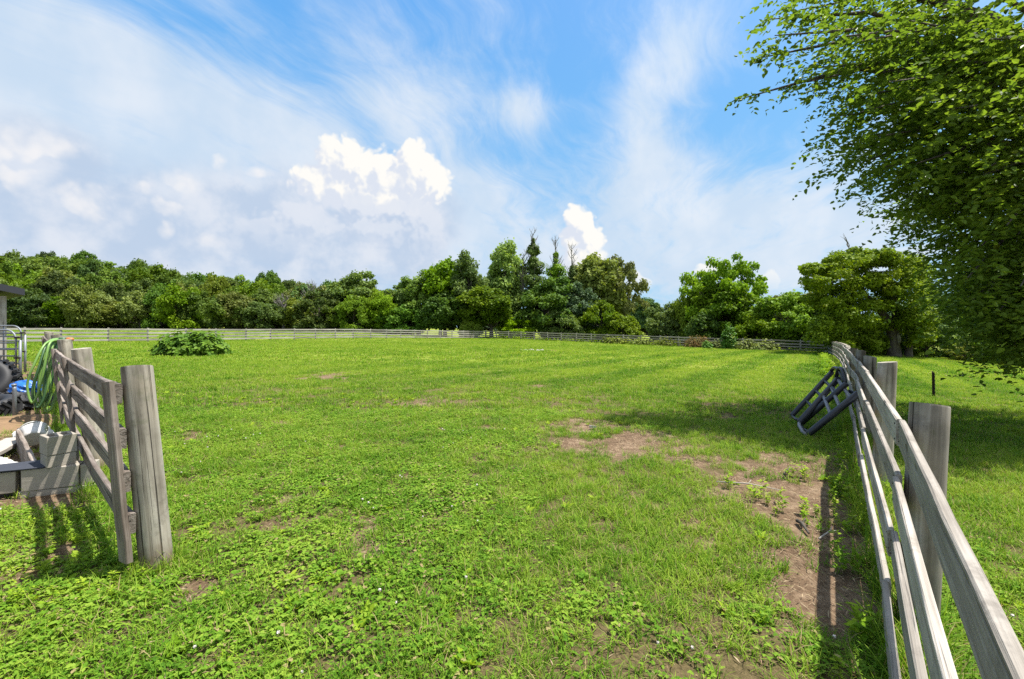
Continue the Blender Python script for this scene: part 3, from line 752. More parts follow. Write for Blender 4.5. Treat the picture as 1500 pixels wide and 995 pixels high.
# the clump beyond the back corner
TR = [('OVAL', 0, 515, 399, 74, 86, 'tree_a', 'round dark green tree standing apart at the left end of the tree clump'),
      ('BUSH', 0, 548, 432, 50, 82, 'tree_b', 'yellow-green shrubby tree in the gap beside the round dark tree'),
      ('OVAL', 1, 585, 412, 62, 84, 'tree_a', 'low bushy tree at the left shoulder of the tree clump'),
      ('TALL', 0, 613, 394, 56, 82, 'tree_a', 'upright green tree second from the left in the tree clump'),
      ('OVAL', 2, 652, 382, 76, 83, 'tree_a', 'broad green tree with a flat top in the left half of the clump'),
      ('TALL', 1, 690, 376, 54, 80, 'tree_a', 'slim dark green tree beside the tall bright tree of the clump'),
      ('TALL', 2, 739, 355, 62, 84, 'tree_b', 'tall leafy bright green tree left of the dead spires'),
      ('OPEN', 0, 905, 376, 60, 85, 'tree_o', 'thin olive tree at the right end of the tree clump'),
      ('OVAL', 3, 868, 372, 92, 84, 'tree_o', 'wide olive-green tree right of the dead spires, sky showing through its top'),
      ('OVAL', 0, 802, 408, 80, 79, 'tree_c', 'dark green tree in front of the dead spires'),
      ('OVAL', 2, 720, 418, 84, 77, 'tree_a', 'bushy tree low in the middle of the clump, behind the back corner'),
      ('OVAL', 1, 645, 425, 70, 78, 'tree_c', 'dark bushy tree low in the left half of the clump'),
      ('OPEN', 1, 842, 410, 66, 78, 'tree_d', 'grey-green tree low to the right of the dead spires'),
      ('BUSH', 1, 590, 446, 60, 79, 'tree_c', 'dark low bush at the foot of the clump, left end'),
      ('BUSH', 2, 690, 462, 34, 76, 'tree_b', 'small bright yellow-green bush just behind the back corner of the fence'),
      ('BUSH', 0, 760, 468, 50, 76, 'tree_b', 'low light green bramble behind the fence right of the corner'),
      ('BUSH', 1, 880, 440, 58, 76, 'tree_a', 'green bush at the foot of the olive tree'),
      ('BUSH', 2, 820, 452, 60, 75, 'tree_a', 'low green bush behind the fence under the grey-green tree'),
      ('BUSH', 2, 912, 456, 52, 72, 'tree_b', 'yellow-green bush ending the clump on the right'),
      ('OVAL', 1, 948, 434, 56, 150, 'tree_d', 'distant blue-green round tree seen through the gap'),
      ('BUSH', 0, 975, 453, 62, 66, 'tree_a', 'green thicket in the gap behind the back fence'),
      ('BUSH', 1, 1000, 433, 44, 64, 'tree_b', 'light green sapling thicket left of the tall leafy sycamore'),
      ('OPEN', 0, 1062, 375, 86, 62, 'tree_a', 'tall leafy sycamore with gaps of sky in its top, behind the back fence'),
      ('OVAL', 3, 1055, 412, 88, 61, 'tree_a', 'dark lower growth of a tree joined to the tall sycamore'),
      ('BUSH', 2, 1030, 456, 60, 58, 'tree_c', 'dark bush under the sycamore'),
      ('BUSH', 0, 1150, 440, 96, 56, 'tree_a', 'wide rounded thicket between the sycamore and the old trunk tree'),
      ('BUSH', 1, 1105, 452, 60, 57, 'tree_a', 'bush right beside the foot of the sycamore'),
      ('BUSH', 2, 1205, 436, 84, 54, 'tree_c', 'dark shady thicket behind the right corner of the fence'),
      ('OVAL', 2, 1140, 430, 80, 95, 'tree_o', 'olive treetop showing behind the thicket right of the sycamore'),
      ('OVAL', 1, 1190, 428, 70, 100, 'tree_o', 'far olive treetop left of the old trunk tree')]
SETS = {'OVAL': (OVAL, 4.0), 'TALL': (TALL, 2.6), 'OPEN': (OPEN, 4.0), 'BUSH': (BUSH, 6.0), 'WOOD': (WOOD, 4.4)}
for k, i, px, yt, w, D, lm, lab in TR:
    S_, r0 = SETS[k]
    place(S_[i % len(S_)], 10, r0 * .98, px, yt + 2, w, D, G[lm], 'bush' if k == 'BUSH' else 'tree', lab, 'bush' if k == 'BUSH' else 'tree')

# ivy-clad dead spires with bare twigs at the top
def spire(px, ytop, D, w, label, seed, bare=.25, ivy=True):
    g = np.random.default_rng(seed); rng = random.Random(seed)
    x = (px - 750) / F * D; z = gz1(x, D); H = CAMZ + (HZ - ytop) / F * D - z
    t = thing('dead_tree', (x, D, z), label, 'tree')
    mb = MB(); mb.tube([(0, 0, -.3), (.1, 0, H * .5), (-.1, 0, H * .96)], [.34, .2, .05], 7, False)
    for i in range(34):
        s = rng.uniform(.45, .98); b = Vector((0, 0, H * s)); a = rng.uniform(0, 6.28); l = (1.1 - s) * 5 + .8
        e = b + Vector((math.cos(a) * l * .5, math.sin(a) * l * .5, l * rng.uniform(.4, .9)))
        mb.tube([b, b.lerp(e, .5) + Vector((0, 0, -.1)), e], [.07, .045, .015], 4, False)
        for _ in range(2):
            q = b.lerp(e, rng.uniform(.4, .8)); mb.tube([q, q + Vector((rng.uniform(-.5, .5), rng.uniform(-.5, .5), rng.uniform(.3, .9)))], [.03, .01], 3, False)
    mb.obj('trunk', M['dead'], t, True)
    if ivy:
        n = 11000; s = g.random(n) ** .8; zz = H * (.1 + (.9 - bare * .3) * s)
        lob = 1 + .45 * np.sin(zz * 2.1 + seed) + .3 * np.sin(zz * 5.3)
        th = g.uniform(0, 2 * np.pi, n); r = w * np.minimum(.62, 1.04 - s) * lob * (1 + .5 * np.sin(2 * th + zz * 1.7 + seed)) * g.uniform(.3, 1, n) ** .6 * .55
        keep = (s < 1 - bare * .35) | (g.random(n) < .25)
        P = np.stack([r * np.cos(th), r * np.sin(th), zz], 1)[keep]; n = len(P)
        Nn = np.stack([np.cos(th[keep]), np.sin(th[keep]), np.full(n, .5)], 1) + rdir(g, n) * .7; Nn /= np.linalg.norm(Nn, axis=1, keepdims=True)
        L = g.uniform(.22, .5, n)
        link('ivy', np_mesh('ivy', diamonds(P, Nn, rdir(g, n) + np.array([0, 0, -.5]), L, L * .38, g), 4, g.random(n)), t, G['tree_a'])
    return t
spire(781, 338, 83, 7.0, 'tallest ivy-clad dead spire with bare twigs, in the middle of the tree clump', 5)
spire(814, 346, 84, 7.4, 'dead spire with a fan of bare twigs, right of the tallest one', 6, .55)
spire(838, 361, 84, 4.0, 'short ivy-clad spike, rightmost of the dead spires', 7, .7)
spire(415, 436, 79, 2.6, 'leafless grey-brown dead tree in the front row of the wood', 12, .9, False)
spire(455, 418, 80, 2.6, 'pale bare-branched dying tree at the right end of the wood', 14, .9, False)
spire(766, 372, 82, 1.6, 'leaning bare dead stem left of the tallest spire', 9, .9, False)

# a far wood closes the view behind everything
for i in range(34):
    px = 470 + i * 34 + RT.uniform(-8, 8)
    place(RT.choice(WOOD), 10, 4.4, px, 458 + RT.uniform(-6, 8), 60 * RT.uniform(.9, 1.3), 165 + RT.uniform(-8, 8), G['tree_d'], 'woodland_tree', 'distant dull green tree in the far wood behind the back fence', 'tree', 'trees of the far wood')
#@@OLDTREE
# ------------------------------------------------------------------ old tree with a hollow trunk, right of the paddock corner
def old_tree():
    g = np.random.default_rng(42); rng = random.Random(42)
    D = 44.0; x0 = (1309 - 750) / F * D; z0 = gz1(x0, D)
    t = thing('old_tree', (x0, D, z0), 'old spreading tree with a thick hollow trunk and a bare dead branch on top', 'tree')
    mb = MB()
    mb.tube([(0, 0, -.3), (0, 0, .25), (-.03, 0, 1.2), (.02, 0, 2.3), (-.5, .1, 3.6), (-2.2, .2, 5.6), (-3.6, 0, 7.4)], [.85, .62, .5, .55, .36, .2, .07], 12, False, .07, rng)
    mb.tube([(.0, 0, 2.1), (.35, .2, 3.4), (.2, .2, 6.2), (-.4, 0, 8.6)], [.42, .3, .18, .05], 9, False, .06, rng)
    mb.obj('trunk', M['bark'], t, True)
    hb = MB(); ring = []
    for i in range(12):
        a = 2 * math.pi * i / 12; ring.append(Vector((.02 + .19 * math.cos(a), -.50, 1.75 + .42 * math.sin(a) + rng.uniform(-.05, .05))))
    hb.tube([(.02, -.50, 1.2), (.1, -.56, 1.5), (.02, -.58, 1.9), (-.05, -.54, 2.3)], [.05, .17, .19, .06], 8, True, .2, rng)
    hb.obj('broken_wood', M['dead'], t, True)
    sb = MB(); sb.tube([(1.15, -.3, -.3), (1.2, -.3, .6), (1.32, -.3, 2.2), (1.55, -.3, 4.4), (1.4, -.2, 7.2)], [.42, .3, .26, .2, .08], 9, False, .05, rng)
    sb.obj('stem', M['bark'], t, True)
    db = MB()
    tops = at(1240, 352, D) - Vector((x0, D, z0)); base = Vector((-3.4, 0, 6.6))
    def br(b, e, r, k):
        m1 = b.lerp(e, .5) + Vector((rng.uniform(-.15, .15), rng.uniform(-.1, .1), 0)); db.tube([b, m1, e], [r, r * .7, r * .3], 6, False)
        if k:
            for _ in range(3):
                q = b.lerp(e, rng.uniform(.45, .9)); br(q, q + Vector((rng.uniform(-.7, .4), rng.uniform(-.4, .4), rng.uniform(.3, .9))), r * .5, k - 1)
    br(base, tops, .10, 2); br(base + Vector((-.3, 0, .6)), base + Vector((-1.7, 0, 2.6)), .06, 1); br(Vector((0, 0, 7.8)), at(1303, 357, D) - Vector((x0, D, z0)), .07, 1)
    db.obj('dead_branch', M['dead'], t, True)
    # crown laid out as flattened leafy layers
    Vs = []; Rs = []
    lay = [(1240, 385, 34, 14), (1215, 400, 26, 10), (1275, 380, 34, 12), (1318, 384, 30, 14), (1200, 418, 22, 10), (1230, 425, 34, 14), (1265, 410, 34, 14), (1300, 415, 34, 16), (1335, 410, 30, 20),
           (1205, 440, 30, 10), (1250, 445, 36, 14), (1290, 445, 30, 12), (1225, 462, 30, 13), (1262, 470, 34, 14), (1345, 440, 24, 20), (1330, 465, 16, 9), (1190, 394, 12, 6), (1283, 492, 16, 12), (1245, 490, 30, 16), (1212, 484, 24, 14), (1310, 430, 24, 14), (1340, 395, 20, 16), (1222, 384, 16, 9), (1264, 374, 18, 9), (1296, 374, 18, 9), (1350, 470, 24, 16), (1348, 495, 16, 10), (1284, 508, 12, 8), (1232, 506, 22, 8)]
    for px, py, rx, ry in lay:
        for rep in range(11):
            q_ = rng.uniform(.3, .7); d2 = D + rng.uniform(-3.6, 3.2); c = at(px + rng.uniform(-.75, .75) * rx, py + rng.uniform(-.9, .8) * ry, d2) - Vector((x0, D, z0)); k = D / F
            n = int(480 * q_); v = rdir(g, n)
            P = np.array(c) + v * g.uniform(.3, 1, (n, 1)) ** .5 * np.array([rx * k * q_ * .8, 2.0 * q_, ry * k * q_ * 1.1])
            Nn = v * .4 + rdir(g, n) * .6 + np.array([0, 0, .5]); Nn /= np.linalg.norm(Nn, axis=1, keepdims=True)
            L = g.uniform(.14, .34, n); Vs.append(diamonds(P, Nn, rdir(g, n) + np.array([-.3, 0, -.3]), L, L * .36, g)); Rs.append(g.random(n) * .85)
    link('crown', np_mesh('crown', np.concatenate(Vs), 4, np.concatenate(Rs)), t, G['tree_b'])
old_tree()
# shade trees and hedge closing the right field
for px, yt, w, D, k, i, lm, lab in [
        (1357, 452, 60, 47, 'OPEN', 0, 'tree_c', 'small tree with a straight dark trunk standing before the yellow-green hedge'),
        (1290, 470, 60, 49, 'BUSH', 0, 'tree_c', 'dark shady bush behind the hollow trunk'),
        (1385, 488, 70, 50, 'BUSH', 1, 'tree_b', 'sunlit yellow-green hedge bush right of the small straight trunk'),
        (1440, 486, 80, 45, 'BUSH', 2, 'tree_b', 'light green hedge bush along the right field edge'),
        (1500, 484, 90, 40, 'BUSH', 0, 'tree_a', 'green hedge bush at the right end of the field edge'),
        (1575, 470, 110, 37, 'BUSH', 1, 'tree_a', 'tall hedge bush beyond the near tree'),
        (1335, 494, 40, 50, 'BUSH', 2, 'tree_b', 'low yellow-green bush between the two trunks'),
        (1420, 505, 40, 43, 'BUSH', 1, 'tree_o', 'low olive scrub in front of the light green hedge bush'),
        (1400, 430, 130, 62, 'OVAL', 1, 'tree_d', 'grey-green tree far behind the hedge'),
        (1490, 420, 150, 60, 'OVAL', 2, 'tree_c', 'dark tree behind the hedge at the right edge'),
        (1600, 400, 160, 58, 'OVAL', 3, 'tree_c', 'dark tree behind the hedge beyond the near crown')]:
    S_, r0 = SETS[k]
    place(S_[i % len(S_)], 10, r0, px, yt, w, D, G[lm], 'bush' if k == 'BUSH' else 'tree', lab, 'bush' if k == 'BUSH' else 'tree')

# ------------------------------------------------------------------ the near tree overhanging the right of the view
def leaf6(P, Nn, T, L, W, g, fold=.25):
    T = T - Nn * (T * Nn).sum(1, keepdims=True); T /= np.linalg.norm(T, axis=1, keepdims=True) + 1e-9
    S = np.cross(Nn, T); L = L.reshape(-1, 1); W = W.reshape(-1, 1)
    b = P; tip = P + T * L - Nn * L * .16
    up = Nn * W * fold
    l1 = P + T * L * .28 + S * W + up; l2 = P + T * L * .68 + S * W * .78 + up - Nn * L * .05
    r1 = P + T * L * .28 - S * W + up; r2 = P + T * L * .68 - S * W * .78 + up - Nn * L * .05
    return np.concatenate([np.stack([b, l1, l2, tip], 1), np.stack([b, tip, r2, r1], 1)], 1).reshape(-1, 4, 3)
def near_tree():
    g = np.random.default_rng(7); rng = random.Random(7)
    bx, by = 11.3, 8.8; z0 = gz1(bx, by); base = Vector((bx, by, z0))
    t = thing('near_tree', base, 'large leafy tree with low drooping branches overhanging the right side of the view', 'tree')
    cen = Vector((11.0, 8.7, 5.9)); rad = np.array([5.3, 3.0, 5.0])
    wood_ = MB()
    wood_.tube([(0, 0, -.3), (0, 0, .5), (.05, 0, 2), (-.1, .1, 4.5), (.1, 0, 8), (0, 0, 10)], [.42, .31, .27, .22, .13, .03], 12, False, .05, rng)
    # boughs: lines from the trunk to points of the crown surface, sprays of twigs along their outer part
    tips = []
    ring = 0
    # boughs traced on the visible outline (column, row, distance)
    for px, py, d in [(1088, 144, 8.4), (1108, 86, 8.8), (1128, 28, 8.6), (1135, 52, 8.2), (1160, 0, 8.3), (1180, 100, 8.0), (1200, 170, 7.8), (1203, 214, 8.6), (1226, 240, 8.0), (1245, 272, 8.5), (1262, 292, 7.6), (1292, 326, 8.0), (1325, 358, 8.3),
                      (1345, 372, 7.5), (1350, 405, 8.2), (1352, 430, 8.6), (1365, 452, 7.8), (1400, 462, 7.6), (1440, 486, 7.8), (1470, 508, 7.4), (1492, 526, 7.2), (1410, 440, 7.0), (1450, 455, 6.8), (1490, 480, 6.6), (1540, 500, 6.8),
                      (1230, 60, 7.4), (1270, 120, 7.0), (1300, 30, 7.2), (1255, 200, 7.2), (1310, 240, 6.8), (1340, 300, 6.9), (1380, 360, 6.8), (1400, 410, 6.7), (1360, 160, 6.6), (1420, 250, 6.3), (1460, 330, 6.2), (1480, 420, 6.2), (1400, 60, 6.6), (1470, 150, 6.2),
                      (1215, 20, 9.3), (1240, 140, 9.6), (1265, 230, 9.8), (1310, 310, 9.9), (1370, 420, 10.2), (1440, 470, 10.5)]:
        if len(tips) >= 6: px += 32 if py < 250 else (58 if px < 1400 else 15)
        tips.append(at(px, py, d))
    def ok(p):
        u = 750 + F * p.x / max(p.y, .1); w = HZ - F * (p.z - CAMZ) / max(p.y, .1)
        return p.z > .8 and w < np.interp(u, [1230, 1340, 1395, 1430, 1464, 1500, 1600], [200, 320, 445, 462, 488, 506, 518])
    for p in list(tips[4:]):
        for k in range(2):
            q = p + Vector((rng.uniform(.05, .9), rng.uniform(-.5, .7), rng.uniform(-.35, .45)))
            if ok(q): tips.append(q)
    n_extra = 66
    while n_extra:
        v = rdir(g, 1)[0]
        p = Vector(np.array(cen) + v * rad * g.uniform(.72, 1.0))
        if not ok(p): continue
        if p.z < .9 or (p.x - 10.9) * .8 + (3.4 - p.z) * .95 < -3.6 and p.z < 3.4: continue
        u = 750 + F * p.x / max(p.y, .1); w = HZ - F * (p.z - CAMZ) / max(p.y, .1)
        # stay inside the traced outline
        lim = np.interp(w, [-400, 0, 60, 140, 215, 330, 400, 470, 540], [1140, 1150, 1160, 1200, 1212, 1300, 1352, 1372, 1490])
        if u < lim + 50: continue
        tips.append(p); n_extra -= 1
    Pb, Tb, Ub = [], [], []
    for ti, p in enumerate(tips):
        q = p - base
        hz = max(1.8, min(9.2, q.z * .55 + 1.4 + rng.uniform(-.5, .8)))
        b = Vector((0, 0, hz)); L = (q - b).length
        bend = Vector((0, 0, L * .16))
        pts = [b, b.lerp(q, .35) + bend * .9, b.lerp(q, .7) + bend * .8, q]
        rr = .030 + L * .007
        wood_.tube(pts, [rr * 1.5, rr, rr * .5, .008], 6, False)
        def curve(s):
            k = s * 3; i = min(2, int(k)); return pts[i].lerp(pts[i + 1], k - i)
        tangent = (pts[3] - pts[2]).normalized()
        nt = 42 if ti >= 3 else 26
        long_tip = ti < 3
        for k in range(nt):
            s = 1 - rng.random() ** 1.3 * (.42 if not long_tip else .5)
            o = curve(s)
            spread = 1.0 if not long_tip else max(.12, (1 - s) * 2.0)
            dr = Vector((rng.gauss(0, 1), rng.gauss(0, 1), rng.gauss(0, .55))) * .75 + tangent * .9 + Vector((0, 0, -.12)); dr.normalize()
            off = Vector((rng.gauss(0, .26), rng.gauss(0, .26), rng.gauss(0, .20))) * spread
            Pb.append(o + off); Tb.append(dr); Ub.append((.30 + .45 * rng.random()) * (1 if not long_tip else .35 + .65 * spread))
    Pb = np.array([tuple(v) for v in Pb]); Tb = np.array([tuple(v) for v in Tb]); Ub = np.array(Ub)
    Vs, Rs = [], []
    nl = 10
    up = np.tile([0, 0, 1.0], (len(Pb), 1))
    side = np.cross(Tb, up); side /= np.linalg.norm(side, axis=1, keepdims=True) + 1e-6
    for k in range(nl):
        s = (k + .6) / nl
        droop = -(s ** 2) * .22
        P = Pb + Tb * (Ub * s)[:, None] + np.array([0, 0, 1.0]) * (droop * Ub)[:, None]
        sg = 1 if k % 2 else -1
        T = Tb * .65 + side * sg * .8 + g.normal(0, .28, P.shape) + np.array([0, 0, -.32])
        Nn = up + g.normal(0, .52, P.shape) - T * .1; Nn /= np.linalg.norm(Nn, axis=1, keepdims=True)
        L = g.uniform(.06, .122, len(P)); keep = g.random(len(P)) < .92
        Vs.append(leaf6(P[keep], Nn[keep], T[keep], L[keep], L[keep] * g.uniform(.26, .36, keep.sum()), g)); Rs.append(np.repeat(np.clip(g.random(keep.sum()) * .98, 0, 1), 2))
    wood_.obj('trunk', M['bark'], t, True)
    V = np.concatenate(Vs)
    link('crown', np_mesh('crown', V, 4, np.concatenate(Rs)), t, G['near'])
near_tree()
#@@OBJECTS

# ------------------------------------------------------------------ black tubular frame leaning on the right fence
def feeder():
    rng = random.Random(3)
    b0 = hit(1184, 641); 
    t = thing('tubular_frame', b0, 'black tubular rack with grey rungs leaning against the right fence', 'rack')
    O = Vector(b0)
    B0 = Vector((0, 0, .05)); B1 = at(1258, 576, b0.y - .15) - O
    A0 = at(1171, 619, b0.y + .42) - O; A1 = at(1229, 554, b0.y + .62) - O
    def rail(a, b, r, nm, m=M['tube_black'], n=14):
        mb = MB(); d = (b - a); mb.tube([a - d * .004, a + d * .01, a.lerp(b, .5), b - d * .01, b + d * .004], [r * .8, r, r * 1.02, r, r * .8], n, True); return mb.obj(nm, m, t, True)
    rail(B0, B1, .052, 'side_rail'); rail(A0, A1, .047, 'side_rail')
    for s0, s1 in ((.60, .46), (.80, .64), (.97, .86)):
        rail(A0.lerp(A1, s0), B0.lerp(B1, s1), .027, 'rung', M['tube_grey'], 10)
    back = Vector((.16, .62, .02))
    C0 = B0 + back + Vector((.1, .0, .0)); C1 = B1 + back * .55 + Vector((-.02, .0, .10)); D0 = A0 + back * .8 + Vector((.05, 0, .0)); D1 = A1 + back * .6 + Vector((.05, 0, .06))
    rail(C0, C1, .045, 'side_rail'); rail(D0, D1, .042, 'side_rail')
    for s in (.35, .58, .8): rail(D0.lerp(D1, s), C0.lerp(C1, s), .025, 'rung', M['tube_black'], 8)
    mb = MB()
    mb.tube([B0 + Vector((-.03, -.01, .0)), B0.lerp(A0, .35) + Vector((-.06, -.03, -.02)), B0.lerp(A0, .75) + Vector((-.05, -.02, 0)), A0], .026, 10); mb.obj('foot_bar', M['tube_grey'], t, True)
    for a, b, h in ((A1 + Vector((-.02, 0, .02)), C1 + Vector((.0, .0, -.02)), .20), (D1, C1 + Vector((.05, .1, 0)), .14)):
        mb = MB(); pts = []
        for i in range(15):
            s = i / 14; p = a.lerp(b, s); p = p + Vector((0, .03, h * (math.sin(s * math.pi) ** .7))); pts.append(p)
        mb.tube(pts, .03, 10); mb.obj('arch', M['tube_black'], t, True)
    for p, q in ((A0, D0), (B0, C0)):
        mb = MB(); mb.tube([p + Vector((.03, .05, .03)), p.lerp(q, .5) + Vector((0, 0, .0)), q], .024, 8); mb.obj('foot_bar', M['tube_black'], t, True)
    mb = MB(); mb.tube([B1 + Vector((.02, .0, .0)), B1 + Vector((.06, .04, -.05)), C1 + Vector((.0, -.05, -.12))], .028, 8); mb.obj('top_link', M['tube_black'], t, True)
feeder()

# ------------------------------------------------------------------ steel posts in the right field
def steel_post(px, py0, py1, label, r=.022):
    b = hit(px, py1); h = (py1 - py0) / F * b.y
    t = thing('steel_post', b, label, 'post')
    mb = MB(); mb.box((0, 0, h / 2 - .05), (r * 2.4, r * .5, h + .1)); mb.box((0, -r, h / 2 - .06), (r * .5, r * 1.6, h + .06)); mb.obj('stake', M['rust'], t)
    mb = MB()
    for k in range(5): mb.box((0, -r * 1.9, h * (.2 + .15 * k)), (r * .8, r * .5, .03))
    mb.box((r * .8, 0, h * .34), (r * 2.2, r * 1.0, h * .42)); mb.obj('stud', M['rust'], t)
    t.rotation_euler = (0, R(-1.6), .4)
steel_post(1367, 544, 582, 'thin rusty steel fence stake standing alone in the right field', .026)
steel_post(1290.5, 529, 548, 'thin dark steel stake behind the right fence posts', .012)

# ------------------------------------------------------------------ broad-leaved bush in the paddock, and plants along the back fence
def leafy_bush(name, px, py, w_px, ytop, label, leafm, seed, n=2600, leaf=(.10, .2), lobes=((0, 0, 1),), stems=True, cat='bush', wid=.45):
    g = np.random.default_rng(seed); rng = random.Random(seed)
    b = hit(px, py); D = b.y; W = w_px / F * D; H = CAMZ + (HZ - ytop) / F * D - b.z
    t = thing(name, b, label, cat)
    Vs, Rs = [], []; mb = MB()
    for lx, ly, s in lobes:
        k = int(n * s / sum(l[2] for l in lobes))
        v = rdir(g, k); v[:, 2] = np.abs(v[:, 2]); rr = g.uniform(.35, 1, (k, 1)) ** .4 * (1 + .22 * np.sin(v[:, :1] * 7 + lx * 9) * np.sin(v[:, 1:2] * 6 + v[:, 2:] * 5))
        P = v * rr * np.array([W * .34 * s, W * .30 * s, H * .92 * s]) + np.array([lx * W, ly * W, .05])
        Nn = v * .6 + rdir(g, k) * .45 + np.array([0, -.1, .45]); Nn /= np.linalg.norm(Nn, axis=1, keepdims=True)
        L = g.uniform(*leaf, k); Vs.append(leaf6(P, Nn, v + rdir(g, k) * .6 + np.array([0, 0, -.2]), L, L * g.uniform(wid * .7, wid, k), g, .15)); Rs.append(np.repeat(g.random(k) * .95, 2))
        for i in range(14):
            q = P[rng.randrange(k)]; mb.tube([(lx * W * .8, ly * W, -.05), (q[0] * .6 + lx * W * .2, q[1] * .6, q[2] * .55), tuple(q)], [.015, .01, .004], 4, False)
    if stems: mb.obj('stem', M['bark'], t)
    link('foliage', np_mesh('foliage', np.concatenate(Vs), 4, np.concatenate(Rs)), t, leafm)
    return t
leafy_bush('leafy_bush', 280, 520.5, 97, 484, 'rounded broad-leaved green bush standing alone in the paddock lawn', G['bush'], 3, 5200, (.13, .27), ((-.20, 0, .92), (.04, .06, .86), (.22, -.02, .78), (-.06, -.12, .8), (.12, .1, 1.0)), wid=.5)
mb = MB(); rg = random.Random(5); bb = hit(314, 520)
def mound(name, c, rx, ry, h, m, label, cat, seed, kind=None):
    g = np.random.default_rng(seed); nr, na = 7, 26; vs = [(0, 0, h)]; fs = []
    for i in range(1, nr + 1):
        s = i / nr
        for j in range(na):
            a = 2 * math.pi * j / na; k = 1 + .18 * math.sin(3 * a + seed) + .1 * math.sin(5 * a)
            vs.append((rx * s * k * math.cos(a), ry * s * k * math.sin(a), h * (1 - s * s) * (1 + g.normal(0, .12)) - .03 * (i == nr)))
    fs += [(0, 1 + j, 1 + (j + 1) % na) for j in range(na)]
    for i in range(nr - 1):
        for j in range(na): a0 = 1 + i * na; fs.append((a0 + j, a0 + na + j, a0 + na + (j + 1) % na, a0 + (j + 1) % na))
    me = bpy.data.meshes.new(name); me.from_pydata(vs, [], fs); me.update()
    o = link(name, me, None, m); o.location = c; return tag(o, label, cat, None, kind)
M['mulch'] = simple('reddish_mulch', (.24, .105, .055), .45, 14, .95, .1, 0, .6)
mound('mulch_heap', bb + Vector((0, -.1, -.02)), .62, .4, .22, M['mulch'], 'low heap of reddish brown mulch at the right foot of the leafy bush', 'mulch heap', 3)
leafy_bush('ornamental_bush', 1022, 509.5, 40, 491, 'rust-red feathery bush in front of the back fence', G['red'], 8, 1500, (.16, .34), ((-.2, 0, .85), (.12, 0, 1), (.3, .02, .7)), wid=.22)
leafy_bush('green_plant', 1036, 511, 20, 500, 'low yellow-green plant at the right foot of the rust-red bush', G['weed'], 18, 500, (.12, .25))
leafy_bush('sapling', 1066, 511.6, 26, 474, 'small bright green sapling standing against the back fence', G['weed'], 9, 1100, (.14, .26), ((-.1, 0, .85), (.15, 0, 1.0), (0, 0, .9)))
for i, (px, w, yt) in enumerate([(905, 34, 491), (940, 30, 491), (975, 36, 492), (1095, 30, 493), (1120, 34, 495), (890, 14, 489), (1048, 20, 496)]):
    D = along(px, CORN, RC); D = (D[0], D[1] - .35)
    pyb = HZ + (CAMZ - gz1(*D)) / D[1] * F
    leafy_bush('climbing_weeds', px, pyb, w * 1.1, yt, ['tangled green vine climbing the back fence, ' + q for q in ('just right of the last tree of the clump', 'second from the left of the vines', 'left of the rust-red bush', 'right of the sapling', 'rightmost of the vines', 'smallest, leftmost of the vines', 'between the rust-red bush and the sapling')][i], G['tree_o'], 30 + i, 380, (.14, .3), ((-.3, 0, .7), (.0, 0, .9), (.3, 0, .75)), cat='vine')

# pale stones in the lawn
sb_ = hit(783, 513.5)
for i, (dx, dy, r) in enumerate([(-.7, 0, .22), (-.2, .25, .28), (.25, -.1, .2), (.6, .15, .17), (-1.05, .2, .15)]):
    mound('flat_stone', sb_ + Vector((dx, dy * 2, -.02)), r, r * .8, .10, M['stone'], ['pale flat stone in the lawn, second from the left of its row', 'largest pale flat stone in the middle of the row in the lawn', 'pale flat stone right of the largest one in the lawn', 'pale flat stone at the right end of the row in the lawn', 'small pale flat stone at the left end of the row in the lawn'][i], 'stone', 40 + i)
mound('bare_patch', hit(806, 514) + Vector((0, 0, -.03)), .7, .9, .06, M['straw'], 'low tan mound of bare clay right of the pale stones in the lawn', 'soil mound', 50)
tag(link('paper_scrap', (lambda b: (b.box((0, 0, .015), (.10, .06, .03), jit=.012), b.mesh('paper_scrap'))[1])(MB()), None, M['white_plastic']), 'small white scrap lying in the brown patch of the lawn', 'scrap').location = hit(868, 629) + Vector((0, 0, .03))
# dry sticks on the bare patch by the right fence
for i, (a, b, r) in enumerate([((1050, 710), (1145, 722), .008), ((1168, 768), (1185, 786), .016), ((1200, 795), (1232, 782), .007), ((1148, 700), (1160, 690), .012)]):
    p, q = hit(*a), hit(*b); mb = MB(); m_ = p.lerp(q, .5)
    mb.tube([p - m_ + Vector((0, 0, .03)), Vector((.01, .02, .045)), q - m_ + Vector((0, 0, .025))], [r, r * .9, r * .5], 6)
    mb.tube([Vector((.01, .02, .045)), Vector((.06, .06, .07))], [r * .6, r * .3], 5)
    o = mb.obj('dry_stick', M['pale_board'] if i in (0, 2) else M['bark'], None, True); o.location = m_
    tag(o, ['long pale dry stick lying on the left part of the bare patch', 'short thick dark stick on the bare soil beside the fence shadow', 'thin pale stick across the fence shadow on the bare soil', 'small dark forked twig at the top of the bare patch'][i], 'stick')

# ------------------------------------------------------------------ things in the yard at the left
def block(name, c, d, rz, label, holes=2, parent_group='concrete blocks'):
    """concrete block; holes=0 plain"""
    t_ = .032; bm_ = MB(); L_, W_, H_ = d
    if holes:
        for s in (-1, 1): bm_.box((0, s * (W_ / 2 - t_ / 2), 0), (L_, t_, H_))
        n = holes + 1
        for i in range(n): bm_.box((-L_ / 2 + t_ / 2 + i * (L_ - t_) / (n - 1), 0, 0), (t_, W_ - 2 * t_ - .001, H_ - .002))
        bm_.box((0, 0, -H_ * .1), (L_ - 2 * t_, W_ - 2 * t_, H_ * .5)) if False else None
    else: bm_.box((0, 0, 0), d, jit=.004, rng=random.Random(len(label)))
    o = bm_.obj(name, M['concrete'], None)
    bv = o.modifiers.new('bevel', 'BEVEL'); bv.width = .006; bv.segments = 2; bv.limit_method = 'ANGLE'
    o.location = c; o.rotation_euler = (0, 0, rz); return tag(o, label, 'concrete block', parent_group)
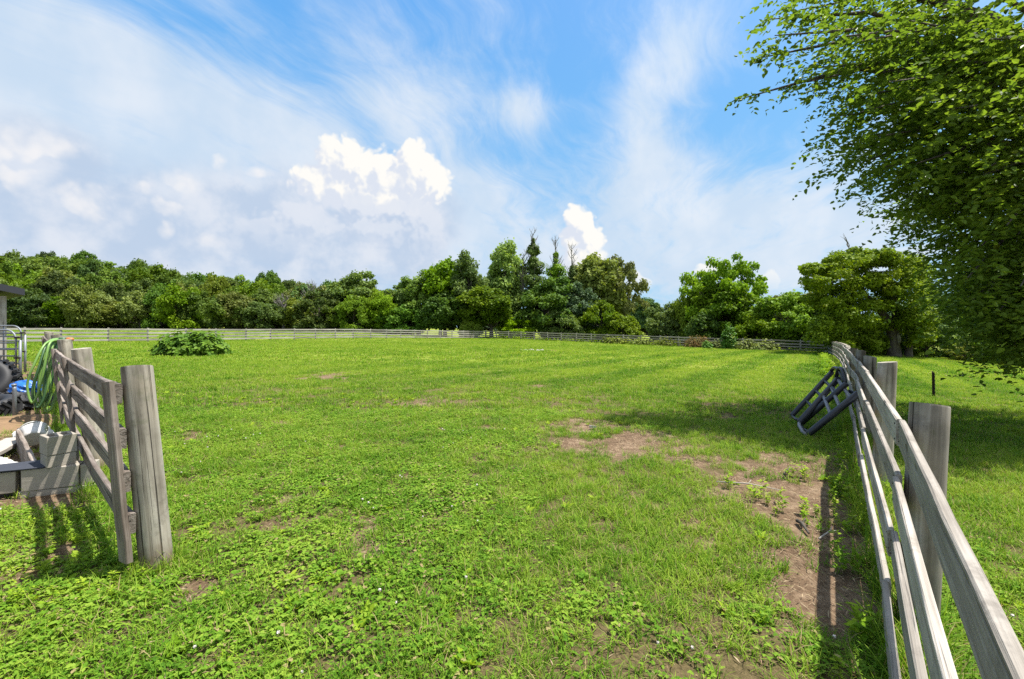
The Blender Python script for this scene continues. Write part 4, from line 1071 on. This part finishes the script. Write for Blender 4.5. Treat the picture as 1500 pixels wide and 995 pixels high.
def yard():
    rng = random.Random(21)
    D = 4.30
    def g(px, dep): x = (px - 750) / F * dep; return Vector((x, dep, gz1(x, dep)))
    # front row with its buried footing
    th = R(23); f_ = Vector((math.cos(th), math.sin(th), 0)); k_ = Vector((-math.sin(th), math.cos(th), 0))
    e0 = g(30, D + .02)
    block('concrete_block', e0 + f_ * .21 + k_ * .10 + Vector((0, 0, .145)), (.42, .20, .205), th, 'long grey concrete block in the low front row, under the stacked pair', 0)
    block('concrete_block', e0 - f_ * .25 + k_ * .11 + Vector((0, 0, .135)), (.40, .20, .205), th + .03, 'grey concrete block at the left end of the low front row', 0)
    block('concrete_block', e0 + f_ * .472 + k_ * .12 + Vector((0, 0, .14)), (.09, .2, .20), th, 'narrow end block of the front row, touching the fence', 0)
    block('concrete_block', e0 + f_ * .26 + k_ * .11 + Vector((0, 0, .0)), (.56, .215, .08), th, 'half buried concrete footing under the front row', 0)
    th2 = R(58); f2 = Vector((math.cos(th2), math.sin(th2), 0)); k2 = Vector((-math.sin(th2), math.cos(th2), 0))
    c2 = g(68, D + .07) + f2 * .11 + k2 * .12
    block('concrete_block', c2 + Vector((0, 0, .145 + .103 + .058)), (.215, .23, .112), th2, 'lower grey concrete block of the stacked pair', 0)
    block('concrete_block', c2 + Vector((0, 0, .145 + .103 + .115 + .092)), (.22, .235, .18), th2, 'hollow grey concrete block with two openings on top of the stack', 2)
    mb = MB(); mb.box((0, 0, 0), (.46, .30, .012), jit=.004, rng=rng); o = mb.obj('dark_sheet', M['slate'], None); o.location = e0 - f_ * .06 + k_ * .14 + Vector((0, 0, .256)); o.rotation_euler = (R(1), R(-1), th); tag(o, 'dark grey flat sheet lying on the front row of blocks', 'sheet')
    # weathered plank on edge behind the blocks
    p0 = at(50, 672, 4.6); p1 = at(26, 640, 6.0); gq = lambda p: Vector((p.x, p.y, gz1(p.x, p.y)))
    pa, pb = gq(p0) + Vector((0, 0, .13)), gq(p1) + Vector((0, 0, .13))
    o = board('plank', pa, pb, .26, .04, M['rail_dark'], None, rng=rng); tag(o, 'weathered wide plank standing on edge behind the concrete blocks', 'plank')
    pa, pb = at(-30, 668, 5.2), at(24, 630, 6.2)
    o = board('pale_plank', gq(pa) + Vector((0, 0, .10)), gq(pb) + Vector((0, 0, .08)), .05, .22, M['pale_board'], None, rng=rng); tag(o, 'pale bleached plank lying flat on the wood chips', 'plank')
    # white plastic tub lying on its side, broken
    c = gq(at(62, 640, 6.1)) ; mb = MB()
    n = 18; vs, fs = [], []; prof = [(.10, 0), (.12, .02), (.11, .09), (.125, .19), (.135, .21)]
    for r_, z in prof:
        for j in range(n): a_ = 2 * math.pi * j / n; q = r_ * (1 + .06 * math.sin(3 * a_ + z * 9)); vs.append((q * math.cos(a_), q * math.sin(a_), z))
    for i in range(len(prof) - 1):
        for j in range(n):
            if i >= 2 and j in (2, 3, 4): continue
            fs.append((i * n + j, i * n + (j + 1) % n, (i + 1) * n + (j + 1) % n, (i + 1) * n + j))
    fs.append(tuple(range(n - 1, -1, -1))); mb.add(vs, fs)
    t = thing('plastic_tub', c + Vector((.0, -.1, .13)), 'broken white plastic tub lying on its side behind the hollow block', 'tub'); t.rotation_euler = (R(-58), R(-35), R(30))
    o = mb.obj('shell', M['white_plastic'], t, True); o.modifiers.new('thick', 'SOLIDIFY').thickness = .008
    mb = MB(); mb.tube([(.135 * math.cos(a_ / 20 * 6.283), .135 * math.sin(a_ / 20 * 6.283), .21) for a_ in range(19)], .008, 8); mb.obj('rim', M['white_plastic'], t, True)
    for k, (px, py, d_, s, lab) in enumerate([(52, 618, 6.4, .17, 'crumpled white plastic piece beside the broken tub'), (-6, 668, 4.9, .15, 'crumpled whitish sack at the left edge behind the dark sheet')]):
        c = gq(at(px, py, d_)); bm_ = bmesh.new(); bmesh.ops.create_icosphere(bm_, subdivisions=4, radius=1)
        for v in bm_.verts:
            p = v.co; f = 1 + .16 * math.sin(p.x * 5 + p.y * 3 + k) + .12 * math.sin(p.y * 9 - p.z * 6) + .06 * math.sin(p.x * 17 + p.z * 13)
            v.co = Vector((p.x * s * 1.3 * f, p.y * s * f, p.z * s * .62 * f))
        me = bpy.data.meshes.new('crumpled_plastic'); bm_.to_mesh(me); bm_.free()
        o = link('crumpled_plastic', me, None, M['white_plastic']); o.location = c + Vector((0, 0, s * .55)); tag(o, lab, 'plastic')
    # straw-coloured soil bank
    mound('soil_bank', gq(at(10, 612, 7.4)) + Vector((-.3, 0, -.02)), 1.5, .9, .12, M['straw'], 'orange-brown heap of chips and soil behind the planks at the left edge', 'soil heap', 61)
    # tractor tyres at the left edge
    def tyre(px, d_, Rr, w, z, rx, rz, label):
        c = gq(at(px, 560, d_)); t = thing('tractor_tyre', c + Vector((0, 0, z)), label, 'tyre'); t.rotation_euler = (R(rx), 0, R(rz))
        n, k = 48, 12; vs, fs = [], []
        for i in range(n):
            A = 2 * math.pi * i / n
            for j in range(k):
                B_ = 2 * math.pi * j / k; rr = Rr - w * .55 + w * .5 * math.cos(B_) * (1 if math.cos(B_) < .3 else .85); zz = w * .62 * math.sin(B_)
                vs.append((rr * math.cos(A), rr * math.sin(A), zz))
        for i in range(n):
            for j in range(k): fs.append((i * k + j, ((i + 1) % n) * k + j, ((i + 1) % n) * k + (j + 1) % k, i * k + (j + 1) % k))
        mb = MB(); mb.add(vs, fs); mb.obj('carcass', M['rubber'], t, True)
        mb = MB()
        for i in range(22):
            A = 2 * math.pi * i / 22
            for sgn in (-1, 1):
                a2 = A + (.14 if sgn > 0 else 0); q = Matrix.Rotation(a2, 3, 'Z') @ Matrix.Rotation(sgn * R(38), 3, 'X')
                mb.box(Matrix.Rotation(a2, 3, 'Z') @ Vector((Rr - w * .10, 0, sgn * w * .3)), (w * .18, w * .16, w * .72), q)
        mb.obj('tread', M['rubber'], t)
    tyre(-24, 9.6, .55, .34, .42, 62, 30, 'big black tractor tyre with deep treads leaning at the left edge of the yard')
    tyre(-15, 8.2, .40, .24, .15, 14, 0, 'smaller black tyre lying in front of the tractor tyre')
    # pipe stake
    p = gq(at(21, 600, 8.0)); t = thing('pipe_stake', p, 'grey pipe stake standing in front of the blue tarp', 'stake')
    mb = MB(); mb.tube([(0, 0, -.2), (0, 0, .5), (-.01, 0, .56)], .028, 12); mb.obj('pipe', M['galv'], t, True)
    mb = MB(); mb.tube([(-.01, 0, .56), (-.012, 0, .6)], .034, 12); mb.obj('cap', M['galv'], t, True)
    # blue tarp bundle and dark rubbish
    for nm, px, d_, sx, sy, sz, m, lab, cat, z, sd in [('tarp_bundle', 37, 9.3, .22, .22, .17, M['tarp'], 'bright blue tarp bundle behind the grey pipe stake', 'tarp', .34, 1), ('black_bag', 37, 8.9, .30, .24, .20, M['rubber'], 'black rubbish bag under the blue tarp', 'bag', .12, 2), ('black_bag', 52, 9.0, .3, .25, .2, M['rubber'], 'black rubbish bag beside the hanging hose', 'bag', .1, 4)]:
        bm_ = bmesh.new(); bmesh.ops.create_icosphere(bm_, subdivisions=4, radius=1)
        for v in bm_.verts:
            p = v.co; f = 1 + .12 * math.sin(p.x * 6 + sd) * math.sin(p.y * 5 + sd * 2) + .08 * math.sin(p.z * 11 + p.x * 7) + .04 * math.sin(p.y * 19)
            v.co = Vector((p.x * sx * f, p.y * sy * f, p.z * sz * f))
        me = bpy.data.meshes.new(nm); bm_.to_mesh(me); bm_.free(); o = link(nm, me, None, m); o.location = gq(at(px, 590, d_)) + Vector((0, 0, z)); tag(o, lab, cat)
    # garden hose over the top rail
    h = thing('garden_hose', Vector((-7.5, 7.7, 0)), 'coiled green garden hose hung in long loops over the left fence', 'hose')
    O = Vector(h.location)
    for k in range(9):
        d_ = 7.55 + k * .07; sp = .06 * (k - 4)
        crest = at(66 + k * 2.2 + rng.uniform(-3, 3), 499 + abs(k - 5) * 1.0, d_) ; back = at(84 + k * 1.6, 498 + rng.uniform(-2, 2), d_ + .35)
        bot_y = 575 + rng.uniform(-4, 32); bx = 44 + k * 4.2 + rng.uniform(-6, 6)
        p0 = at(bx - 4, bot_y - 26, d_ - .25); p1 = at(bx + 3, bot_y, d_ - .25); p2 = at(bx + 14, bot_y - 20, d_ - .2)
        up1 = at(52 + k * 3.0 + rng.uniform(-3, 3), 535, d_ - .2); up2 = at(64 + k * 3.4 + rng.uniform(-3, 3), 530, d_ - .15); crest2 = at(74 + k * 2.4, 501, d_ - .02)
        ctrl = [back, crest, up1, p0, p1, p2, up2, crest2, at(94 + k, 500, d_ + .35)]
        pts = []
        for i in range(len(ctrl) - 1):          # Catmull-Rom through the control points
            a0, a1, a2, a3 = ctrl[max(0, i - 1)], ctrl[i], ctrl[i + 1], ctrl[min(len(ctrl) - 1, i + 2)]
            for s in (0, .2, .4, .6, .8):
                pts.append(.5 * ((2 * a1) + (a2 - a0) * s + (2 * a0 - 5 * a1 + 4 * a2 - a3) * s * s + (3 * a1 - a0 - 3 * a2 + a3) * s ** 3) - O)
        mb = MB(); mb.tube(pts, .017, 7, True); mb.obj('hose_loop', M['hose_d'] if k in (1, 4, 7) else M['hose_l'], h, True)
    a_, b_ = at(86, 497, 7.9) - O, at(108, 497.5, 8.0) - O
    mb = MB(); mb.tube([a_, a_.lerp(b_, .4), a_.lerp(b_, .45)], [.03, .034, .02], 10); mb.obj('coupling', M['hose_d'], h, True)
    mb = MB(); mb.tube([a_.lerp(b_, .45), a_.lerp(b_, .6), a_.lerp(b_, .95), b_], [.022, .035, .03, .012], 10); mb.obj('nozzle', M['brass'], h, True)
    # two tube gates and the shed beyond them
    for px, yt, d_, H_, bars, lab in [(23, 483.5, 13.2, 1.25, 6, 'grey tube farm gate with a rounded corner, nearer of the two at the left edge'), (31, 477.5, 15.4, 1.4, 5, 'grey tube farm gate behind the nearer gate at the left edge')]:
        tp = at(px, yt, d_); zb = gz1(tp.x, tp.y); t = thing('tube_gate', Vector((tp.x, tp.y, zb)), lab, 'gate')
        zt = tp.z - zb; Wg = 3.4; lo = zt - H_ + .12; rc = .28
        fr = [(-Wg, 0, lo), (0, 0, lo), (0, 0, zt - rc)] + [(-rc + rc * math.cos(a * math.pi / 10), 0, zt - rc + rc * math.sin(a * math.pi / 10)) for a in range(1, 6)] + [(-Wg, 0, zt)]
        mb = MB(); mb.tube(fr, .026, 8); mb.obj('gate_frame', M['galv'], t, True)
        for i in range(1, bars):
            mb = MB(); z_ = lo + (zt - lo) * i / bars; mb.tube([(-Wg, 0, z_), (-.03, 0, z_)], .021, 8); mb.obj('bar', M['galv'], t, True)
        for xx in (-.62, -1.9):
            mb = MB(); mb.tube([(xx, .02, lo), (xx, .02, zt)], .022, 8); mb.obj('brace', M['galv'], t, True)
        mb = MB(); mb.tube([(.07, .05, -.2), (.07, .05, zt - .3)], .035, 12); mb.obj('gate_post', M['galv'], t, True)
        mb = MB(); mb.box((.04, 0, zt * .45), (.14, .05, .05)); mb.box((.04, 0, zt * .85), (.14, .05, .05)); mb.obj('latch', M['rust'], t)
    c = at(7, 480, 17.5); zb = gz1(c.x, c.y); t = thing('shed', Vector((c.x, c.y, zb)), 'wooden shed with a dark overhanging roof at the far left edge', 'shed', None, R(54))
    zt = at(7, 434, 17.5).z - zb
    mb = MB(); mb.box((-2.5, 2, zt / 2), (4.9, 3.9, zt)); mb.obj('wall', M['barn'], t)
    mb = MB(); mb.box((-.06, -.02, zt / 2), (.18, .18, zt)); mb.obj('corner_post', M['post_far'], t)
    mb = MB()
    prof = [(.45, zt + .03), (.45, zt + .28), (-2.5, zt + 1.0), (-5.6, zt + .25), (-5.6, zt - .0), (-2.5, zt + .75)]
    vs = [(x, y, z) for y in (-.6, 4.6) for x, z in prof]; k = len(prof)
    mb.add(vs, [tuple(range(k - 1, -1, -1)), tuple(range(k, 2 * k))] + [(i, (i + 1) % k, k + (i + 1) % k, k + i) for i in range(k)]); mb.obj('roof', M['roof'], t)
    mb = MB(); mb.box((-1.6, .03, 1.0), (1.1, .04, 2.0)); d_ = mb.obj('door', M['barn'], t)
    mb = MB(); mb.box((-1.2, .0, 1.0), (.04, .05, .16)); mb.obj('handle', M['rust'], d_)
yard()
#@@GRASS

# ------------------------------------------------------------------ turf: blades, clover and broad leaves growing in the ground
def turf_material(name, stops, trans=.35, tint=(0, 0, 0)):
    m, n = mat(name)
    pos = n.add('ShaderNodeNewGeometry').outputs['Position']
    f, X, Y = grass_tint(n, pos)
    r = n.add('ShaderNodeAttribute', attribute_name='rnd').outputs['Fac']
    orn = n.add('ShaderNodeObjectInfo').outputs['Random']
    f2 = n.m('ADD', f, n.m('ADD', n.m('MULTIPLY', n.m('SUBTRACT', r, .5), .30), n.m('MULTIPLY', n.m('SUBTRACT', orn, .5), .22)))
    col = n.ramp(f2, stops)
    dry = n.sstep(n.m('ADD', r, n.m('MULTIPLY', orn, .25)), 1.10, 1.13)
    col = n.mix(dry, col, (.34, .27, .13))
    p = n.add('ShaderNodeBsdfPrincipled', {'Base Color': col, 'Roughness': .6, 'Specular IOR Level': .08})
    t = n.add('ShaderNodeBsdfTranslucent', {'Color': n.mix(1.0, col, (1.2, 1.2, .6), 'MULTIPLY')})
    mx = n.add('ShaderNodeMixShader', {0: trans, 1: p.outputs[0], 2: t.outputs[0]})
    n.l.new(mx.outputs[0], n.out.inputs[0]); return m
TG = turf_material('grass_blade', [(.34, (.046, .130, .010)), (.55, (.126, .250, .018)), (.78, (.262, .36, .040))])
TC = turf_material('clover_leaf', [(.34, (.052, .135, .010)), (.55, (.124, .25, .019)), (.78, (.24, .35, .040))])
TW = turf_material('broad_leaf', [(.34, (.080, .178, .009)), (.55, (.180, .31, .015)), (.78, (.30, .40, .032))])
def litter_material():
    m, n = mat('dry_litter'); r = n.add('ShaderNodeAttribute', attribute_name='rnd').outputs['Fac']
    n.l.new(principled(n, n.ramp(r, [(0, (.05, .033, .02)), (.5, (.18, .12, .07)), (1, (.40, .32, .20))]), .9, .1), n.out.inputs[0]); return m
TL = litter_material()
TFW = simple('clover_flower', (.66, .60, .56), .2, 60, .9, .1)

def blades(g, n, spread, ln, wd, lean=.5, seg=3, upright=.0):
    th = g.uniform(0, 2 * np.pi, n); rr = spread * np.sqrt(g.random(n)); ph = g.uniform(0, 2 * np.pi, n)
    B = np.stack([rr * np.cos(th), rr * np.sin(th), np.full(n, -.008)], 1)
    d = np.stack([np.cos(ph), np.sin(ph), np.zeros(n)], 1); s = np.stack([-np.sin(ph), np.cos(ph), np.zeros(n)], 1)
    L = g.uniform(*ln, n)[:, None]; W = g.uniform(*wd, n)[:, None]; k = (g.uniform(.15, 1.0, n) * lean)[:, None]
    out = []; prev = None
    for i in range(seg + 1):
        q = i / seg; a = k * (.5 + q) * 1.2
        c = B + d * (L * q * np.sin(a)) + np.array([0, 0, 1.0]) * (L * q * np.cos(a)); w = W * (1 - q ** 1.7) * .5 + .0003
        l, r = c + s * w, c - s * w
        if prev is not None: out.append(np.stack([prev[1], prev[0], l, r], 1))
        prev = (l, r)
    V = np.stack(out, 1).reshape(-1, 4, 3); return V, np.repeat(g.random(n), seg)
def protos():
    g = np.random.default_rng(99); P = []
    def reg(V, rnd, m, nm):
        me = np_mesh(nm, V, 4, rnd); me.materials.append(m); o = bpy.data.objects.new(nm, me); P.append(o); return len(P) - 1
    idx = {}
    idx['near'] = [reg(*blades(g, 17, .055, (.045, .115), (.0035, .0062), .85), TG, 'turf%02d' % len(P)) for _ in range(5)]
    idx['mid'] = [reg(*blades(g, 26, .13, (.045, .095), (.007, .011), .8, 2), TG, 'turf%02d' % len(P)) for _ in range(4)]
    idx['far'] = [reg(*blades(g, 34, .34, (.05, .09), (.018, .03), .7, 2), TG, 'turf%02d' % len(P)) for _ in range(3)]
    idx['long'] = [reg(*blades(g, 18, .07, (.12, .30), (.005, .010), .75, 4), TG, 'turf%02d' % len(P)) for _ in range(3)]
    cl = []
    for _ in range(4):
        Vs, Rs = [], []
        n = 15; c = np.stack([*(g.normal(0, .05, (2, n))), g.uniform(.012, .06, n)], 1); r0 = g.random(n)
        for k in range(3):
            a = g.uniform(0, 6.28, n) * 0 + r0 * 6.28 + k * 2.094; T = np.stack([np.cos(a), np.sin(a), g.uniform(-.15, .25, n)], 1)
            Nn = np.stack([g.normal(0, .2, n), g.normal(0, .2, n), np.ones(n)], 1); Nn /= np.linalg.norm(Nn, axis=1, keepdims=True)
            L = g.uniform(.012, .023, n); Vs.append(leaf6(c, Nn, T, L, L * .48, g, .15)); Rs.append(np.repeat(r0, 2))
        V2, R2 = blades(g, 4, .05, (.03, .07), (.003, .005), .7)
        cl.append(reg(np.concatenate(Vs + [V2]), np.concatenate(Rs + [R2]), TC, 'turf%02d' % len(P)))
    idx['clover'] = cl
    br = []
    for _ in range(4):
        n = int(g.integers(6, 10)); a = np.arange(n) / n * 6.28 + g.uniform(0, .6, n); el = g.uniform(.2, .9, n)
        T = np.stack([np.cos(a) * np.cos(el), np.sin(a) * np.cos(el), np.sin(el)], 1); Nn = np.stack([-np.cos(a) * np.sin(el), -np.sin(a) * np.sin(el), np.cos(el)], 1)
        L = g.uniform(.05, .115, n); c = np.stack([np.cos(a) * .008, np.sin(a) * .008, np.full(n, .004)], 1)
        br.append(reg(leaf6(c, Nn, T, L, L * g.uniform(.17, .30, n), g, .2), np.repeat(g.random(n), 2), TW, 'turf%02d' % len(P)))
    idx['broad'] = br
    wd = []
    for _ in range(3):
        n = 26; a = g.uniform(0, 6.28, n); z = g.uniform(.03, .30, n); el = g.uniform(-.1, .8, n); r = .035 * g.random(n)
        T = np.stack([np.cos(a) * np.cos(el), np.sin(a) * np.cos(el), np.sin(el)], 1); Nn = np.stack([-np.cos(a) * np.sin(el), -np.sin(a) * np.sin(el), np.cos(el)], 1)
        L = g.uniform(.04, .11, n); c = np.stack([np.cos(a) * r, np.sin(a) * r, z], 1)
        V2, R2 = blades(g, 10, .05, (.1, .28), (.005, .009), .5)
        wd.append(reg(np.concatenate([leaf6(c, Nn, T, L, L * g.uniform(.2, .34, n), g, .15), V2]), np.concatenate([np.repeat(g.random(n), 2), R2]), TW, 'turf%02d' % len(P)))
    idx['weed'] = wd
    fl = []
    for _ in range(2):
        n = 40; v = rdir(g, n); c = v * .008 + np.array([0, 0, .07]); L = np.full(n, .006)
        V2, R2 = blades(g, 1, .001, (.066, .068), (.002, .0022), .05)
        fl.append(reg(diamonds(c, v, rdir(g, n), L, L * .6, g), g.random(n), TFW, 'turf%02d' % len(P)))
    idx['flower'] = fl
    li = []
    for _ in range(4):
        n = 16; a = g.uniform(0, 6.28, n); c = np.stack([g.normal(0, .07, n), g.normal(0, .07, n), g.uniform(.002, .014, n)], 1)
        T = np.stack([np.cos(a), np.sin(a), g.normal(0, .12, n)], 1); Nn = np.stack([g.normal(0, .3, n), g.normal(0, .3, n), np.ones(n)], 1); Nn /= np.linalg.norm(Nn, axis=1, keepdims=True)
        L = g.uniform(.012, .07, n) ; li.append(reg(diamonds(c, Nn, T, L, g.uniform(.001, .0032, n), g), g.random(n), TL, 'turf%02d' % len(P)))
    idx['litter'] = li
    return P, idx
def scatter_object(name, kinds, pts, label):
    """one stuff object: points with a pick, a turn and a size, instanced by geometry nodes"""
    P, rot, scl, pick = pts
    me = bpy.data.meshes.new(name); me.vertices.add(len(P)); me.vertices.foreach_set('co', P.astype(np.float32).ravel())
    for nm, typ, arr in (('turn', 'FLOAT_VECTOR', rot), ('size', 'FLOAT', scl), ('pick', 'INT', pick)):
        a = me.attributes.new(nm, typ, 'POINT'); a.data.foreach_set('vector' if typ == 'FLOAT_VECTOR' else 'value', np.ascontiguousarray(arr, dtype=np.int32 if typ == 'INT' else np.float32).ravel())
    o = link(name, me); ng = bpy.data.node_groups.new(name, 'GeometryNodeTree')
    ng.interface.new_socket('Geometry', in_out='INPUT', socket_type='NodeSocketGeometry'); ng.interface.new_socket('Geometry', in_out='OUTPUT', socket_type='NodeSocketGeometry')
    nn, l = ng.nodes, ng.links
    i_, o_ = nn.new('NodeGroupInput'), nn.new('NodeGroupOutput'); ip = nn.new('GeometryNodeInstanceOnPoints'); ci = nn.new('GeometryNodeCollectionInfo')
    ci.inputs['Collection'].default_value = kinds; ci.inputs['Separate Children'].default_value = True; ci.inputs['Reset Children'].default_value = True
    m2p = nn.new('GeometryNodeMeshToPoints'); l.new(i_.outputs[0], m2p.inputs[0]); l.new(m2p.outputs[0], ip.inputs['Points']); l.new(ci.outputs[0], ip.inputs['Instance'])
    ip.inputs['Pick Instance'].default_value = True
    for nm, typ, sock in (('pick', 'INT', 'Instance Index'), ('turn', 'FLOAT_VECTOR', 'Rotation'), ('size', 'FLOAT', 'Scale')):
        a = nn.new('GeometryNodeInputNamedAttribute'); a.data_type = typ; a.inputs[0].default_value = nm; l.new(a.outputs[0], ip.inputs[sock])
    l.new(ip.outputs[0], o_.inputs[0])
    md = o.modifiers.new('scatter', 'NODES'); md.node_group = ng
    return tag(o, label, 'grass' if name == 'grass' else 'ground cover', None, 'stuff')
def build_turf():
    g = np.random.default_rng(2024); P, idx = protos()
    kinds = bpy.data.collections.new('turf_kinds')
    for o in P: kinds.objects.link(o)
    def pool(y0, y1, dens, mx=1.22, ex=1.2):
        A = mx * (y1 ** 2 - y0 ** 2) + 2 * ex * (y1 - y0); n = int(A * dens)
        y = np.sqrt(g.uniform(y0 ** 2, y1 ** 2, n)) if y0 > 6 else g.uniform(y0, y1, n)
        if y0 <= 6:
            w = (mx * y + ex) / (mx * y1 + ex); y = y[g.random(n) < w]; n = len(y)
            extra = int(A * dens) - n; y2 = g.uniform(y0, y1, extra * 3); y2 = y2[g.random(len(y2)) < (mx * y2 + ex) / (mx * y1 + ex)][:extra]; y = np.concatenate([y, y2])
        x = g.uniform(-1, 1, len(y)) * (mx * y + ex); return x, y
    def finish(x, y, keep, kind, s0, s1, sink=.0, tall=None):
        x, y = x[keep], y[keep]; n = len(x)
        z = gz(x, y); near = np.exp(-((x / 22) ** 2 + ((y - 6) / 22) ** 2)); z = z + near * ((fbm(x * .9, y * .9, 3) - .5) * .05) - sink
        rot = np.stack([g.normal(0, .12, n), g.normal(0, .12, n), g.uniform(0, 6.28, n)], 1)
        s = g.uniform(s0, s1, n) * (1 if tall is None else tall[keep])
        return np.stack([x, y, z], 1), rot, s, g.choice(idx[kind], n)
    def joined(L): return tuple(np.concatenate([q[i] for q in L]) for i in range(4))
    def bare(x, y): 
        d = dirt(x, y); return np.clip((d - .12) / .42, 0, 1)
    def cl_mask(x, y):    # where clover and broad leaves take over from grass
        left = sst(-(x - .12 * y), -.9, 1.3) * .34 + sst(4.6 - y, 0, 2.4) * .16
        return np.clip(sst(fbm(x * .9, y * .9, 51) * .62 + fbm(x * 3.1, y * 3.1, 52) * .38 + left, .58, .94), 0, 1) * .85
    def height(x, y): return .70 + .75 * fbm(x * 1.4, y * 1.4, 77) 
    G_ = []; W_ = []
    rows = (('near', 1.5, 8.5, 380, .65, 1.15), ('mid', 8.0, 21, 78, .8, 1.3), ('far', 20, 48, 11, .8, 1.35), ('far', 46, 80, 4.5, .9, 1.5))
    for kind, y0, y1, dens, s0, s1 in rows:
        x, y = pool(y0, y1, dens); b = bare(x, y); c = cl_mask(x, y)
        k = g.random(len(x)) < (1 - b * (1.0 - .26 * sst(fbm(x * 3.3, y * 3.3, 93), .48, .62))) * (1 - .30 * c * (y < 9)) * (.55 + .6 * fbm(x * 2.2, y * 2.2, 61)) * (1 - .62 * sst(fbm(x * 1.5, y * 1.9, 71), .56, .70) * (y < 12) * (x < 2.5))
        G_.append(finish(x, y, k, kind, s0, s1, 0, height(x, y)))
    x, y = pool(1.5, 9, 270); b = bare(x, y); c = cl_mask(x, y)
    W_.append(finish(x, y, g.random(len(x)) < (1 - b) * c, 'clover', .55, 1.0))
    x, y = pool(1.5, 11, 42); b = bare(x, y); c = cl_mask(x, y); pat = sst(fbm(x * 1.1, y * 1.1, 88), .44, .66)
    W_.append(finish(x, y, g.random(len(x)) < (1 - .85 * b) * (.10 + .75 * c) * (.12 + .75 * pat), 'broad', .35, .85))
    x, y = pool(1.6, 7, 26); b = bare(x, y); c = cl_mask(x, y)
    W_.append(finish(x, y, g.random(len(x)) < (1 - b) * c ** 2 * sst(fbm(x * .9, y * .9, 19), .42, .6) * .45, 'flower', .7, 1.1))
    x, y = pool(1.5, 12, 60); b = bare(x, y)
    W_.append(finish(x, y, g.random(len(x)) < .09 + .9 * b, 'litter', .6, 1.3))
    # rank growth along the foot of the fences, where the mower does not reach
    def strip(fx, fy, n, sp): return fx + g.normal(0, sp, n), fy + g.normal(0, sp, n)
    n = 2000; s = g.uniform(0, 1, n) ** 1.5 * 14 + .4; x, y = strip(2.136 + .70 * (s - 2.5) + .03, s, n, .075)
    k = g.random(n) < np.clip(1.1 - .75 * bare(x + .0, y), 0, 1) * .75
    G_.append(finish(x, y, k, 'long', .6, 1.15))
    n = 70; s = g.uniform(0, 1, n) ** 1.3 * 9 + .8; x, y = strip(2.136 + .70 * (s - 2.5) - .22, s, n, .09)
    W_.append(finish(x, y, g.random(n) < .35 + .3 * (fbm(x * 2, y * 2, 3) > .5), 'weed', .35, .8))
    n = 150; s = g.uniform(17, 36, n); x, y = strip(2.136 + .686 * (s - 2.5) - .38, s, n, .12)
    W_.append(finish(x, y, g.random(n) < .9, 'weed', .8, 1.5))
    n = 900; s = g.uniform(2.9, 12, n); x, y = strip(.80 - 1.087 * s + .05, s, n, .10)
    G_.append(finish(x, y, g.random(n) < .8, 'long', .4, .9))
    n = 420; x = g.uniform(-3.9, -2.3, n); y = g.uniform(2.2, 4.0, n)
    W_.append(finish(x, y, (x < .8 - 1.087 * y) & (g.random(n) < .5), 'weed', .14, .34))
    for px, py in ((230, 832), (155, 690)):
        c = hit(px, py); n = 60; a = g.uniform(0, 6.28, n); x, y = c.x + .13 * np.cos(a), c.y + .13 * np.sin(a)
        G_.append(finish(x, y, g.random(n) < .55, 'long', .35, .7))
    for px, py, q in ((1236, 775, 7), (1120, 735, 8), (1248, 720, 8), (1168, 755, 4), (1246, 830, 8), (1180, 700, 4)):
        c = hit(px, py); x, y = c.x + g.normal(0, .10, q), c.y + g.normal(0, .16, q); W_.append(finish(x, y, np.ones(q, bool), 'weed', .25, .55))
    n = 500; t_ = g.uniform(0, 1, n); x, y = strip(CORN[0] + (RC[0] - CORN[0]) * t_, CORN[1] + (RC[1] - CORN[1]) * t_ - .2, n, .3); W_.append(finish(x, y, np.ones(n, bool), 'weed', .8, 1.6))
    a = scatter_object('grass', kinds, joined(G_), 'mown grass of the paddock and the right field, longer along the fences')
    b = scatter_object('ground_cover', kinds, joined(W_), 'clover, white clover heads and broad-leaved weeds among the grass')
    print('turf points', len(a.data.vertices), len(b.data.vertices))
build_turf()
bpy.context.view_layer.update()
